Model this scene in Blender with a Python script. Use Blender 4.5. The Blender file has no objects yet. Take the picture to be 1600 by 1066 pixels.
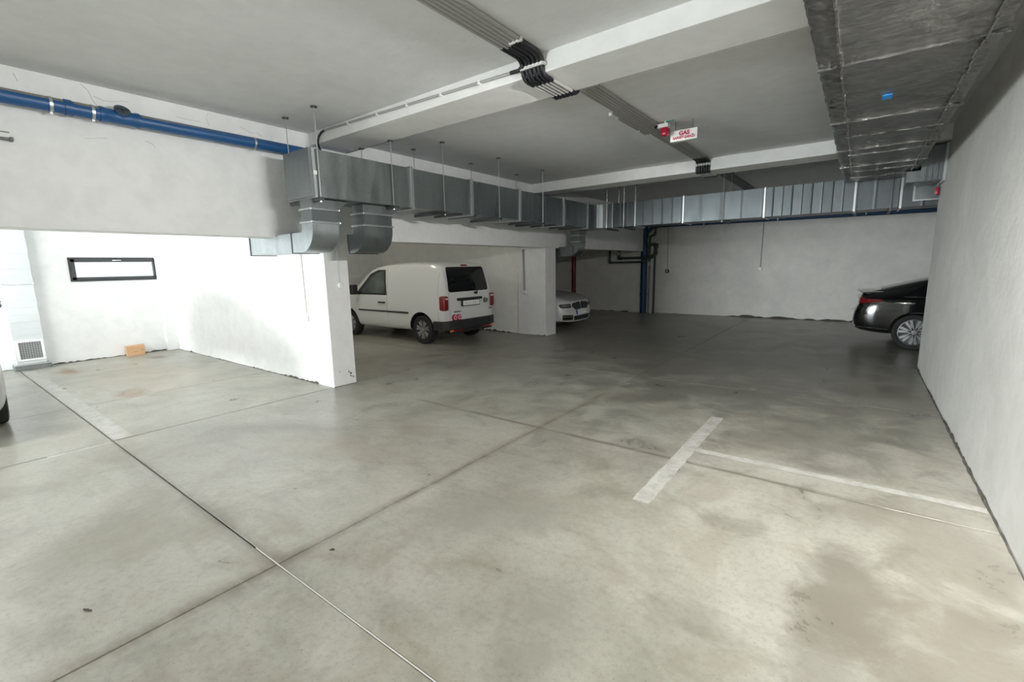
import bpy, bmesh, math, random
from mathutils import Vector, Matrix
from mathutils.bvhtree import BVHTree

R = math.radians
random.seed(7)
SC = bpy.context.scene
COL = SC.collection

# ------------------------------------------------------------------ camera
CAM_H = 1.68
cd = bpy.data.cameras.new('camera')
cam = bpy.data.objects.new('camera', cd)
COL.objects.link(cam)
cd.sensor_width = 36.0
cd.lens = 717.18 / 1600.0 * 36.0
cd.clip_start = 0.05
cd.clip_end = 200
cam.matrix_world = (Matrix.Translation((0, 0, CAM_H)) @ Matrix.Rotation(R(37.032), 4, 'Z')
                    @ Matrix.Rotation(R(90 - 9.283), 4, 'X') @ Matrix.Rotation(R(-1.069), 4, 'Z'))
SC.camera = cam

# ------------------------------------------------------------------ world, daylight, exposure
w = bpy.data.worlds.new('sky')
SC.world = w
w.use_nodes = True
bg = w.node_tree.nodes['Background']
bg.inputs[0].default_value = (0.90, 0.96, 1.0, 1)
bg.inputs[1].default_value = 1.4
SC.view_settings.view_transform = 'Standard'
SC.view_settings.look = 'None'
SC.view_settings.exposure = 0.12
SC.view_settings.gamma = 1.0
SC.view_settings.use_curve_mapping = False
SC.cycles.use_denoising = True
SC.cycles.max_bounces = 10
SC.cycles.diffuse_bounces = 6
SC.cycles.glossy_bounces = 4
SC.cycles.sample_clamp_indirect = 6.0

GATE_Y = -12.0                     # rear wall of the garage, behind the camera
GATES = [(-11.5, -6.5, 0.0, 2.35)]   # open garage gate at the end of the left-hand bays: x0, x1, z0, z1
for (x0, x1, z0, z1) in GATES:       # daylight standing in that gate
    ld = bpy.data.lights.new('gate_daylight', 'AREA')
    ld.shape = 'RECTANGLE'
    ld.size = x1 - x0
    ld.size_y = z1 - z0
    ld.energy = 2700
    ld.color = (0.93, 0.98, 1.0)
    lo = bpy.data.objects.new('gate_daylight', ld)
    lo.location = ((x0 + x1) / 2, GATE_Y - 0.35, (z0 + z1) / 2)
    lo.rotation_euler = (R(90), 0, 0)
    COL.objects.link(lo)


# ------------------------------------------------------------------ materials
MATS = {}


def new_mat(name):
    m = bpy.data.materials.new(name)
    m.use_nodes = True
    nt = m.node_tree
    b = nt.nodes['Principled BSDF']
    MATS[name] = m
    return m, nt, b


def N(nt, typ, **kw):
    n = nt.nodes.new(typ)
    for k, v in kw.items():
        setattr(n, k, v)
    return n


def plain(name, col, rough=0.5, metal=0.0, spec=None, coat=0.0, emit=None, bump=0.0, bscale=60.0, vary=0.0):
    m, nt, b = new_mat(name)
    b.inputs['Base Color'].default_value = (*col, 1)
    b.inputs['Roughness'].default_value = rough
    b.inputs['Metallic'].default_value = metal
    if spec is not None:
        b.inputs['Specular IOR Level'].default_value = spec
    if coat:
        b.inputs['Coat Weight'].default_value = coat
        b.inputs['Coat Roughness'].default_value = 0.03
    if emit:
        b.inputs['Emission Color'].default_value = (*emit[0], 1)
        b.inputs['Emission Strength'].default_value = emit[1]
    tc = N(nt, 'ShaderNodeTexCoord')
    no = N(nt, 'ShaderNodeTexNoise')
    no.inputs['Scale'].default_value = bscale
    no.inputs['Detail'].default_value = 4
    nt.links.new(tc.outputs['Object'], no.inputs['Vector'])
    if bump:
        bp = N(nt, 'ShaderNodeBump')
        bp.inputs['Strength'].default_value = bump
        bp.inputs['Distance'].default_value = 0.02
        nt.links.new(no.outputs['Fac'], bp.inputs['Height'])
        nt.links.new(bp.outputs['Normal'], b.inputs['Normal'])
    v = vary if vary else 0.04
    mx = N(nt, 'ShaderNodeMix', data_type='RGBA')
    mx.inputs[6].default_value = (*[max(0, c * (1 - v)) for c in col], 1)
    mx.inputs[7].default_value = (*[min(1, c * (1 + v)) for c in col], 1)
    nt.links.new(no.outputs['Fac'], mx.inputs[0])
    nt.links.new(mx.outputs[2], b.inputs['Base Color'])
    return m


def ramp(nt, src, stops):
    r = N(nt, 'ShaderNodeValToRGB')
    el = r.color_ramp.elements
    while len(el) > 2:
        el.remove(el[-1])
    for i, (p, c) in enumerate(stops):
        if i < 2:
            e = el[i]
            e.position = p
        else:
            e = el.new(p)
        e.color = (*c, 1) if len(c) == 3 else c
    nt.links.new(src, r.inputs[0])
    return r


def noise(nt, vec, scale, detail=5, rough=0.55, dist=0.0):
    n = N(nt, 'ShaderNodeTexNoise')
    n.inputs['Scale'].default_value = scale
    n.inputs['Detail'].default_value = detail
    n.inputs['Roughness'].default_value = rough
    n.inputs['Distortion'].default_value = dist
    nt.links.new(vec, n.inputs['Vector'])
    return n


def mixc(nt, fac, a, b, mode='MIX'):
    m = N(nt, 'ShaderNodeMix', data_type='RGBA', blend_type=mode)
    for s, i in ((fac, 0), (a, 6), (b, 7)):
        if hasattr(s, 'is_linked') or hasattr(s, 'links'):
            nt.links.new(s, m.inputs[i])
        elif i == 0:
            m.inputs[0].default_value = s
        else:
            m.inputs[i].default_value = (*s, 1)
    return m.outputs[2]


def math_n(nt, op, a, b=None, clamp=False):
    m = N(nt, 'ShaderNodeMath', operation=op, use_clamp=clamp)
    for s, i in ((a, 0), (b, 1)):
        if s is None:
            continue
        if isinstance(s, (int, float)):
            m.inputs[i].default_value = s
        else:
            nt.links.new(s, m.inputs[i])
    return m.outputs[0]


def wall_mat(name, col, blot, blot_amt, fine=0.25, rough=0.75):
    m, nt, b = new_mat(name)
    geo = N(nt, 'ShaderNodeNewGeometry')
    p = geo.outputs['Position']
    n1 = noise(nt, p, 0.9, 6, 0.6, 0.6)
    n2 = noise(nt, p, 5.0, 6, 0.6, 0.3)
    r1 = ramp(nt, n1.outputs['Fac'], [(0.42, (0, 0, 0)), (0.62, (1, 1, 1))])
    f = math_n(nt, 'MULTIPLY', r1.outputs[0], blot_amt)
    c = mixc(nt, f, col, blot)
    r2 = ramp(nt, n2.outputs['Fac'], [(0.30, (0.93, 0.93, 0.93)), (0.6, (1, 1, 1))])
    c = mixc(nt, 1.0, c, r2.outputs[0], 'MULTIPLY')
    nt.links.new(c, b.inputs['Base Color'])
    b.inputs['Roughness'].default_value = rough
    b.inputs['Specular IOR Level'].default_value = 0.25
    n3 = noise(nt, p, 14, 8, 0.6)
    bp = N(nt, 'ShaderNodeBump')
    bp.inputs['Strength'].default_value = fine
    bp.inputs['Distance'].default_value = 0.02
    nt.links.new(n3.outputs['Fac'], bp.inputs['Height'])
    nt.links.new(bp.outputs['Normal'], b.inputs['Normal'])
    return m


wall_mat('plaster', (0.82, 0.83, 0.825), (0.77, 0.78, 0.775), 0.6)
wall_mat('plaster_right', (0.70, 0.695, 0.665), (0.79, 0.78, 0.75), 0.9, 0.3)
wall_mat('plaster_van', (0.86, 0.855, 0.82), (0.80, 0.79, 0.75), 0.5)
wall_mat('plaster_back', (0.80, 0.785, 0.745), (0.70, 0.695, 0.665), 0.8)
wall_mat('ceiling_paint', (0.70, 0.71, 0.71), (0.655, 0.665, 0.665), 0.6, 0.15)
wall_mat('beam_paint', (0.82, 0.825, 0.815), (0.78, 0.785, 0.775), 0.6, 0.12)


def floor_mat():
    m, nt, b = new_mat('concrete')
    geo = N(nt, 'ShaderNodeNewGeometry')
    p = geo.outputs['Position']
    big = noise(nt, p, 0.55, 6, 0.62, 0.8)
    mid = noise(nt, p, 2.3, 7, 0.65, 0.5)
    fin = noise(nt, p, 26, 6, 0.7)
    mp = N(nt, 'ShaderNodeMapping')
    mp.inputs['Scale'].default_value = (1.2, 4.5, 1)
    mp.inputs['Rotation'].default_value = (0, 0, R(-32))
    nt.links.new(p, mp.inputs['Vector'])
    streak = noise(nt, mp.outputs[0], 1.3, 6, 0.6, 0.9)
    c = ramp(nt, big.outputs['Fac'], [(0.33, (0.235, 0.228, 0.190)), (0.5, (0.318, 0.311, 0.264)), (0.68, (0.395, 0.388, 0.338))]).outputs[0]
    r = ramp(nt, mid.outputs['Fac'], [(0.28, (0.78, 0.775, 0.76)), (0.48, (1, 1, 1)), (0.7, (1.05, 1.05, 1.05))]).outputs[0]
    c = mixc(nt, 1.0, c, r, 'MULTIPLY')
    r = ramp(nt, streak.outputs['Fac'], [(0.30, (0.88, 0.875, 0.865)), (0.46, (1, 1, 1)), (0.75, (1.04, 1.04, 1.045))]).outputs[0]
    c = mixc(nt, 1.0, c, r, 'MULTIPLY')
    r = ramp(nt, fin.outputs['Fac'], [(0.28, (0.80, 0.80, 0.79)), (0.5, (1, 1, 1)), (0.72, (1.06, 1.06, 1.06))]).outputs[0]
    c = mixc(nt, 1.0, c, r, 'MULTIPLY')

    brown = noise(nt, p, 1.15, 7, 0.68, 1.1)
    f = ramp(nt, brown.outputs['Fac'], [(0.50, (0, 0, 0)), (0.64, (0.42, 0.42, 0.42))]).outputs[0]
    c = mixc(nt, f, c, (0.225, 0.195, 0.145))
    spk = noise(nt, p, 90, 2, 0.5)
    f = ramp(nt, spk.outputs['Fac'], [(0.30, (0.55, 0.55, 0.55)), (0.36, (0, 0, 0))]).outputs[0]
    c = mixc(nt, f, c, (0.15, 0.14, 0.115))

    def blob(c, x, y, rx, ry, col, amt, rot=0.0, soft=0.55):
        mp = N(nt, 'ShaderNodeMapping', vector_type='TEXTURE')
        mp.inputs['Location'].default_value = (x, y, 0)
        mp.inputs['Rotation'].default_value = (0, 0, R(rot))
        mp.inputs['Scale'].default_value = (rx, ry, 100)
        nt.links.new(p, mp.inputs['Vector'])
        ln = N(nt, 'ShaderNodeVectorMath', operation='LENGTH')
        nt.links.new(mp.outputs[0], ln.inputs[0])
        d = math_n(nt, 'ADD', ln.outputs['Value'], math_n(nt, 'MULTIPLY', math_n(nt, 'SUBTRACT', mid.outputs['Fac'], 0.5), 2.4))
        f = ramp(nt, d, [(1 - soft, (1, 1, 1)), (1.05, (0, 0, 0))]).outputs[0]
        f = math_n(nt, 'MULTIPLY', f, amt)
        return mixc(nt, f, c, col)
    rust = (0.19, 0.11, 0.05)
    c = blob(c, -10.95, 1.62, 0.50, 0.18, rust, 0.9)
    c = blob(c, -8.15, 1.80, 0.40, 0.24, rust, 0.8)
    c = blob(c, -11.15, 2.95, 0.30, 0.20, (0.15, 0.10, 0.06), 0.85)
    c = blob(c, -9.3, 2.3, 1.9, 0.8, (0.31, 0.265, 0.18), 0.55)
    dark = (0.155, 0.138, 0.112)
    c = blob(c, 0.10, 2.75, 0.26, 0.62, dark, 0.75, 12)          # oil stains in the bay by the right-hand wall
    c = blob(c, 0.02, 2.05, 0.20, 0.34, dark, 0.55, -10)
    c = blob(c, 0.15, 3.6, 0.25, 0.4, dark, 0.4)
    c = blob(c, 0.45, 2.2, 0.45, 1.1, (0.19, 0.17, 0.135), 0.75, 8)
    c = blob(c, 0.05, 1.6, 0.35, 0.35, (0.18, 0.16, 0.125), 0.6, -20)
    c = blob(c, 0.50, 3.5, 0.35, 0.8, (0.20, 0.18, 0.145), 0.55)
    c = blob(c, -0.55, 2.05, 0.22, 0.16, dark, 0.28, 30)
    c = blob(c, -0.50, 3.05, 0.24, 0.10, dark, 0.35, 20)
    c = blob(c, -0.2, 5.2, 0.9, 1.2, (0.16, 0.152, 0.125), 0.5)
    c = blob(c, -1.4, 6.2, 1.6, 0.7, (0.17, 0.165, 0.14), 0.5, 25)
    c = blob(c, -3.9, 2.3, 0.9, 0.35, (0.27, 0.24, 0.18), 0.5, 20)
    c = blob(c, -3.6, 0.7, 0.7, 0.4, (0.24, 0.225, 0.175), 0.5, 60)
    c = blob(c, -1.9, 2.2, 0.8, 0.3, (0.255, 0.25, 0.21), 0.5, 40)
    c = blob(c, -1.1, 1.7, 0.16, 0.10, (0.235, 0.23, 0.19), 0.6, 30)
    c = blob(c, -1.0, 1.45, 0.14, 0.09, (0.235, 0.23, 0.19), 0.6, 30)
    c = blob(c, -2.6, 8.9, 5.0, 5.2, (0.140, 0.136, 0.115), 0.72, 0, 0.75)  # darkens the far aisle floor, standing for light falling off with distance
    sep = N(nt, 'ShaderNodeSeparateXYZ')
    nt.links.new(p, sep.inputs[0])

    def trail(c, axis, at, lo, hi, wd, col, amt):
        """dirt lodged along a sawn joint: axis 'x' means the joint runs along y at x = at"""
        u, v = (sep.outputs[0], sep.outputs[1]) if axis == 'x' else (sep.outputs[1], sep.outputs[0])
        wob = math_n(nt, 'MULTIPLY', math_n(nt, 'SUBTRACT', mid.outputs['Fac'], 0.5), wd * 1.5)
        d = math_n(nt, 'ABSOLUTE', math_n(nt, 'ADD', math_n(nt, 'SUBTRACT', u, at), wob))
        f = math_n(nt, 'SUBTRACT', 1.0, math_n(nt, 'DIVIDE', d, wd), True)
        e1 = math_n(nt, 'MULTIPLY', math_n(nt, 'SUBTRACT', v, lo), 3.0, True)
        e2 = math_n(nt, 'MULTIPLY', math_n(nt, 'SUBTRACT', hi, v), 3.0, True)
        br = ramp(nt, streak.outputs['Fac'], [(0.35, (0.25, 0.25, 0.25)), (0.6, (1, 1, 1))]).outputs[0]
        f = math_n(nt, 'MULTIPLY', math_n(nt, 'MULTIPLY', f, math_n(nt, 'MULTIPLY', e1, e2)), math_n(nt, 'MULTIPLY', br, amt))
        return mixc(nt, f, c, col)
    dirt = (0.14, 0.125, 0.095)
    c = trail(c, 'x', -2.56, -0.5, 5.6, 0.07, dirt, 0.85)
    c = trail(c, 'x', -2.56, -0.5, 1.5, 0.16, dirt, 0.5)
    c = trail(c, 'y', 3.84, -4.6, 0.75, 0.045, dirt, 0.95)
    c = trail(c, 'y', 1.10, -4.0, -2.3, 0.10, dirt, 0.9)
    c = trail(c, 'y', 1.10, -5.9, -2.5, 0.04, dirt, 0.8)
    c = trail(c, 'x', -5.93, 0.0, 3.6, 0.03, dirt, 0.5)
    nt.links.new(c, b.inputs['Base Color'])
    rr = ramp(nt, mid.outputs['Fac'], [(0.3, (0.26, 0.26, 0.26)), (0.7, (0.44, 0.44, 0.44))]).outputs[0]
    nt.links.new(rr, b.inputs['Roughness'])
    b.inputs['Specular IOR Level'].default_value = 0.5
    bp = N(nt, 'ShaderNodeBump')
    bp.inputs['Strength'].default_value = 0.12
    bp.inputs['Distance'].default_value = 0.01
    nt.links.new(mid.outputs['Fac'], bp.inputs['Height'])
    nt.links.new(bp.outputs['Normal'], b.inputs['Normal'])
    return m


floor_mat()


def paint_mat():
    m, nt, b = new_mat('worn_line_paint')
    geo = N(nt, 'ShaderNodeNewGeometry')
    n = noise(nt, geo.outputs['Position'], 7, 7, 0.7, 0.6)
    n2 = noise(nt, geo.outputs['Position'], 40, 5, 0.7)
    s = math_n(nt, 'ADD', math_n(nt, 'MULTIPLY', n.outputs['Fac'], 0.7), math_n(nt, 'MULTIPLY', n2.outputs['Fac'], 0.3))
    c = ramp(nt, s, [(0.36, (0.29, 0.285, 0.25)), (0.5, (0.41, 0.405, 0.37)), (0.62, (0.48, 0.475, 0.44))]).outputs[0]
    nt.links.new(c, b.inputs['Base Color'])
    b.inputs['Roughness'].default_value = 0.45


paint_mat()
plain('faint_line_paint', (0.30, 0.30, 0.275), 0.5, vary=0.2, bscale=12)


def galv_mat(name, base, r0, r1, blotch=True, bump=0.05):
    m, nt, b = new_mat(name)
    geo = N(nt, 'ShaderNodeNewGeometry')
    p = geo.outputs['Position']
    mp = N(nt, 'ShaderNodeMapping')
    mp.inputs['Scale'].default_value = (5, 5, 1.1)
    nt.links.new(p, mp.inputs['Vector'])
    n = noise(nt, mp.outputs[0], 1.6, 5, 0.55, 0.5)
    v = N(nt, 'ShaderNodeTexVoronoi')
    v.inputs['Scale'].default_value = 55
    nt.links.new(p, v.inputs['Vector'])
    c = ramp(nt, n.outputs['Fac'], [(0.3, tuple(x * 0.88 for x in base)), (0.5, base), (0.7, tuple(min(1, x * 1.1) for x in base))]).outputs[0]
    sp = ramp(nt, v.outputs['Color'], [(0.0, (0.93, 0.93, 0.93)), (1.0, (1.05, 1.05, 1.05))]).outputs[0]
    c = mixc(nt, 1.0, c, sp, 'MULTIPLY')
    nt.links.new(c, b.inputs['Base Color'])
    b.inputs['Metallic'].default_value = 0.85
    rr = ramp(nt, n.outputs['Fac'], [(0.3, (r0,) * 3), (0.7, (r1,) * 3)]).outputs[0]
    nt.links.new(rr, b.inputs['Roughness'])
    n2 = noise(nt, p, 2.2, 3, 0.5)
    bp = N(nt, 'ShaderNodeBump')
    bp.inputs['Strength'].default_value = bump
    bp.inputs['Distance'].default_value = 0.06
    nt.links.new(n2.outputs['Fac'], bp.inputs['Height'])
    nt.links.new(bp.outputs['Normal'], b.inputs['Normal'])
    return m


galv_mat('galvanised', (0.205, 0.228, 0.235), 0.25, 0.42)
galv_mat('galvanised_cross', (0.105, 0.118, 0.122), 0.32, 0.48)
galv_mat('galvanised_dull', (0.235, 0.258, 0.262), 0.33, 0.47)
galv_mat('galvanised_lit', (0.33, 0.36, 0.37), 0.38, 0.5)  # lighter copy of the duct metal, strong light put into the bend's colour


def foil_mat():
    m, nt, b = new_mat('aluminium_foil')
    geo = N(nt, 'ShaderNodeNewGeometry')
    p = geo.outputs['Position']
    mp = N(nt, 'ShaderNodeMapping')
    mp.inputs['Scale'].default_value = (2.2, 8, 8)
    nt.links.new(p, mp.inputs['Vector'])
    n = noise(nt, mp.outputs[0], 2.2, 8, 0.65, 1.2)
    n2 = noise(nt, p, 3.0, 9, 0.7, 2.0)
    c = ramp(nt, n.outputs['Fac'], [(0.3, (0.085, 0.085, 0.076)), (0.6, (0.20, 0.197, 0.182))]).outputs[0]
    nt.links.new(c, b.inputs['Base Color'])
    b.inputs['Metallic'].default_value = 0.9
    b.inputs['Roughness'].default_value = 0.20
    h = math_n(nt, 'ADD', n.outputs['Fac'], math_n(nt, 'MULTIPLY', n2.outputs['Fac'], 0.6))
    bp = N(nt, 'ShaderNodeBump')
    bp.inputs['Strength'].default_value = 0.8
    bp.inputs['Distance'].default_value = 0.035
    nt.links.new(h, bp.inputs['Height'])
    nt.links.new(bp.outputs['Normal'], b.inputs['Normal'])


foil_mat()
plain('foil_tape', (0.24, 0.237, 0.22), 0.24, 0.9, bump=0.5, bscale=18, vary=0.15)
plain('upright_duct_metal', (0.60, 0.64, 0.65), 0.55, 0.35, vary=0.05, bscale=2)
plain('steel', (0.55, 0.57, 0.58), 0.35, 0.9)
plain('dark_steel', (0.10, 0.105, 0.11), 0.45, 0.7)
plain('joint_dark', (0.075, 0.07, 0.06), 0.8)
plain('joint_white', (0.62, 0.61, 0.57), 0.7)
plain('crumbled_edge', (0.085, 0.08, 0.07), 0.95, bump=0.6, bscale=40, vary=0.4)
plain('crack', (0.50, 0.495, 0.475), 0.9)
plain('blue_pipe_plastic', (0.010, 0.078, 0.225), 0.38, vary=0.12, bscale=4)
plain('navy_pipe_plastic', (0.012, 0.055, 0.13), 0.45, vary=0.12, bscale=4)
plain('pipe_dust', (0.22, 0.215, 0.20), 0.9, vary=0.3, bscale=25)
plain('dark_cap', (0.06, 0.075, 0.10), 0.6, vary=0.2)
plain('green_pipe', (0.05, 0.068, 0.052), 0.45)
plain('white_pipe', (0.72, 0.72, 0.70), 0.4)
plain('red_pipe', (0.20, 0.008, 0.02), 0.4)
plain('conduit_grey', (0.36, 0.36, 0.345), 0.5)
plain('conduit_white', (0.66, 0.66, 0.64), 0.45)
plain('sleeve_black', (0.008, 0.009, 0.012), 0.45)
plain('white_plastic', (0.80, 0.80, 0.78), 0.4)
plain('black_plastic', (0.015, 0.016, 0.017), 0.5)
plain('trim_black', (0.022, 0.023, 0.025), 0.55, bump=0.1, bscale=300)
plain('sign_white', (0.86, 0.86, 0.85), 0.35)
plain('sign_side', (0.55, 0.55, 0.54), 0.5)
plain('sign_red', (0.50, 0.01, 0.05), 0.4)
plain('siren_red', (0.42, 0.004, 0.03), 0.25, coat=0.4)
plain('green_lamp', (0.05, 0.45, 0.30), 0.4)
plain('tag_blue', (0.0, 0.20, 0.55), 0.4)
plain('window_frame', (0.045, 0.047, 0.05), 0.45)
plain('cardboard', (0.55, 0.335, 0.185), 0.8, vary=0.08, bscale=10)
plain('cardboard_dark', (0.36, 0.20, 0.10), 0.85)
plain('grille_white', (0.82, 0.82, 0.81), 0.4)
plain('grille_dark', (0.16, 0.165, 0.17), 0.6)
plain('van_white', (0.74, 0.745, 0.73), 0.28, coat=0.5)
plain('car_white', (0.66, 0.665, 0.66), 0.25, coat=0.6)
plain('car_black', (0.004, 0.0045, 0.005), 0.12, coat=1.0)
plain('car_silver', (0.34, 0.35, 0.36), 0.28, 0.6, coat=0.7)
plain('dark_glass', (0.006, 0.007, 0.008), 0.05, spec=0.5)
plain('tyre', (0.014, 0.014, 0.015), 0.75, bump=0.15, bscale=80)
plain('rim_dark', (0.10, 0.105, 0.11), 0.4, 0.7)
plain('rim_silver', (0.55, 0.56, 0.57), 0.28, 0.9)
plain('chrome', (0.75, 0.76, 0.77), 0.1, 1.0)
plain('tail_red', (0.20, 0.005, 0.010), 0.12, coat=0.8)
plain('reflector_orange', (0.85, 0.22, 0.05), 0.2)
plain('lamp_grey', (0.22, 0.235, 0.24), 0.1, coat=0.8)
plain('plate_white', (0.95, 0.96, 0.95), 0.3)
plain('plate_blue', (0.02, 0.06, 0.25), 0.4)
plain('plate_marks', (0.55, 0.57, 0.56), 0.5)
plain('sticker_red', (0.48, 0.02, 0.08), 0.4)
plain('sticker_pink', (0.80, 0.62, 0.62), 0.5)
plain('badge_grey', (0.22, 0.23, 0.235), 0.25, 0.7)
plain('seam_grey', (0.16, 0.16, 0.16), 0.7)
plain('leaf_brown', (0.12, 0.10, 0.045), 0.8, vary=0.3)
plain('twig_dark', (0.06, 0.05, 0.04), 0.85)
plain('leaf_dark', (0.03, 0.035, 0.025), 0.6, vary=0.4, bscale=20)
plain('leaf_yellow', (0.35, 0.27, 0.10), 0.6)
plain('batten_white', (0.72, 0.72, 0.70), 0.45)
plain('batten_diffuser', (0.60, 0.61, 0.60), 0.3)
plain('outside_ground', (0.42, 0.41, 0.39), 0.9, vary=0.15, bscale=3)


def glass_mat(name, tint, alpha_mix):
    m = bpy.data.materials.new(name)
    m.use_nodes = True
    nt = m.node_tree
    nt.nodes.clear()
    o = N(nt, 'ShaderNodeOutputMaterial')
    t = N(nt, 'ShaderNodeBsdfTransparent')
    t.inputs[0].default_value = (*tint, 1)
    g = N(nt, 'ShaderNodeBsdfGlossy')
    g.inputs['Roughness'].default_value = 0.02
    mx = N(nt, 'ShaderNodeMixShader')
    fr = N(nt, 'ShaderNodeFresnel')
    fr.inputs[0].default_value = alpha_mix
    nt.links.new(fr.outputs[0], mx.inputs[0])
    nt.links.new(t.outputs[0], mx.inputs[1])
    nt.links.new(g.outputs[0], mx.inputs[2])
    nt.links.new(mx.outputs[0], o.inputs[0])
    MATS[name] = m


glass_mat('window_glass', (0.95, 0.97, 0.97), 1.35)


def tinted_glass():
    m, nt, b = new_mat('door_glass')
    b.inputs['Base Color'].default_value = (0.075, 0.10, 0.088, 1)
    b.inputs['Roughness'].default_value = 0.06
    tc = N(nt, 'ShaderNodeTexCoord')
    n = noise(nt, tc.outputs['Object'], 2.5, 2)
    c = ramp(nt, n.outputs['Fac'], [(0.35, (0.045, 0.06, 0.054)), (0.65, (0.11, 0.14, 0.122))]).outputs[0]
    nt.links.new(c, b.inputs['Base Color'])


tinted_glass()


# ------------------------------------------------------------------ mesh helpers
class MB:
    """collects shapes into one mesh"""

    def __init__(s):
        s.v = []
        s.f = []

    def add(s, vs, fs):
        o = len(s.v)
        s.v += [tuple(p) for p in vs]
        s.f += [[i + o for i in f] for f in fs]
        return s

    def box(s, x0, x1, y0, y1, z0, z1):
        if x0 > x1: x0, x1 = x1, x0
        if y0 > y1: y0, y1 = y1, y0
        if z0 > z1: z0, z1 = z1, z0
        return s.add([(x0, y0, z0), (x1, y0, z0), (x1, y1, z0), (x0, y1, z0), (x0, y0, z1), (x1, y0, z1), (x1, y1, z1), (x0, y1, z1)],
                     [[0, 3, 2, 1], [4, 5, 6, 7], [0, 1, 5, 4], [1, 2, 6, 5], [2, 3, 7, 6], [3, 0, 4, 7]])

    def tube(s, pts, r, n=10, cap=True):
        pts = [Vector(p) for p in pts]
        rs = r if isinstance(r, (list, tuple)) else [r] * len(pts)
        rings = []
        t0 = (pts[1] - pts[0]).normalized()
        up = Vector((0, 0, 1)) if abs(t0.z) < 0.9 else Vector((1, 0, 0))
        a = t0.cross(up).normalized()
        for i, p in enumerate(pts):
            if i == 0:
                t = pts[1] - pts[0]
            elif i == len(pts) - 1:
                t = pts[-1] - pts[-2]
            else:
                t = (pts[i + 1] - p).normalized() + (p - pts[i - 1]).normalized()
            t.normalize()
            a = (a - t * a.dot(t)).normalized()
            b = t.cross(a)
            rings.append([p + (a * math.cos(2 * math.pi * k / n) + b * math.sin(2 * math.pi * k / n)) * rs[i] for k in range(n)])
        vs = [q for ring in rings for q in ring]
        fs = []
        for i in range(len(pts) - 1):
            for k in range(n):
                fs.append([i * n + k, i * n + (k + 1) % n, (i + 1) * n + (k + 1) % n, (i + 1) * n + k])
        if cap:
            fs.append(list(range(n))[::-1])
            fs.append([(len(pts) - 1) * n + k for k in range(n)])
        return s.add(vs, fs)

    def prism(s, poly, axis, a, b):
        """poly in the two other axes (in xyz order), extruded along axis from a to b"""
        def mk(p, t):
            if axis == 'x': return (t, p[0], p[1])
            if axis == 'y': return (p[0], t, p[1])
            return (p[0], p[1], t)
        n = len(poly)
        vs = [mk(p, a) for p in poly] + [mk(p, b) for p in poly]
        fs = [list(range(n))[::-1], [n + i for i in range(n)]]
        for i in range(n):
            j = (i + 1) % n
            fs.append([i, j, n + j, n + i])
        return s.add(vs, fs)

    def lathe(s, prof, n=32, axis='y', c=(0, 0, 0), caps=True):
        """prof: list of (radius, offset along axis)"""
        vs = []
        for r, h in prof:
            for k in range(n):
                a = 2 * math.pi * k / n
                u, v = r * math.cos(a), r * math.sin(a)
                if axis == 'y': q = (u, h, v)
                elif axis == 'x': q = (h, u, v)
                else: q = (u, v, h)
                vs.append((q[0] + c[0], q[1] + c[1], q[2] + c[2]))
        fs = []
        for i in range(len(prof) - 1):
            for k in range(n):
                fs.append([i * n + k, i * n + (k + 1) % n, (i + 1) * n + (k + 1) % n, (i + 1) * n + k])
        if caps and prof[0][0] > 1e-6: fs.append(list(range(n))[::-1])
        if caps and prof[-1][0] > 1e-6: fs.append([(len(prof) - 1) * n + k for k in range(n)])
        return s.add(vs, fs)

    def mesh(s, name, mat, smooth=False, bevel=0.0, seg=2):
        me = bpy.data.meshes.new(name)
        me.from_pydata(s.v, [], s.f)
        bm = bmesh.new()
        bm.from_mesh(me)
        bmesh.ops.remove_doubles(bm, verts=bm.verts, dist=1e-6)
        bmesh.ops.recalc_face_normals(bm, faces=bm.faces)
        if bevel:
            es = [e for e in bm.edges if len(e.link_faces) == 2 and e.calc_face_angle(0) > 0.6]
            bmesh.ops.bevel(bm, geom=es, offset=bevel, segments=seg, affect='EDGES', profile=0.5)
        bm.to_mesh(me)
        bm.free()
        me.materials.append(MATS[mat])
        if smooth:
            for p in me.polygons: p.use_smooth = True
            try:
                me.set_sharp_from_angle(angle=R(38))
            except Exception:
                pass
        me.update()
        return me

    def build(s, name, mat, parent=None, smooth=False, bevel=0.0, seg=2):
        return link(name, s.mesh(name, mat, smooth, bevel, seg), parent)


def link(name, me, parent=None):
    o = bpy.data.objects.new(name, me)
    COL.objects.link(o)
    if parent is not None:
        o.parent = parent
        if parent.type == 'EMPTY' and parent.get('world_parts'):  # parts are given in world coordinates
            o.matrix_parent_inverse = Matrix.Translation(parent.location).inverted()
    return o


def tag(o, label=None, cat=None, group=None, kind=None):
    if label: o['label'] = label
    if cat: o['category'] = cat
    if group: o['group'] = group
    if kind: o['kind'] = kind
    return o


def thing(name, loc, label, cat, group=None, rz=0.0, world=True):
    """Empty at the base of a thing; world=True: its parts are given in world coordinates"""
    o = bpy.data.objects.new(name, None)
    o.empty_display_size = 0.1
    COL.objects.link(o)
    o.location = loc
    o.rotation_euler = (0, 0, rz)
    if world: o['world_parts'] = 1
    return tag(o, label, cat, group)


def arc(c, r, a0, a1, n, plane='xz', h=0.0):
    out = []
    for i in range(n + 1):
        a = R(a0 + (a1 - a0) * i / n)
        u, v = c[0] + r * math.cos(a), c[1] + r * math.sin(a)
        out.append((u, h, v) if plane == 'xz' else (u, v, h) if plane == 'xy' else (h, u, v))
    return out


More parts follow.
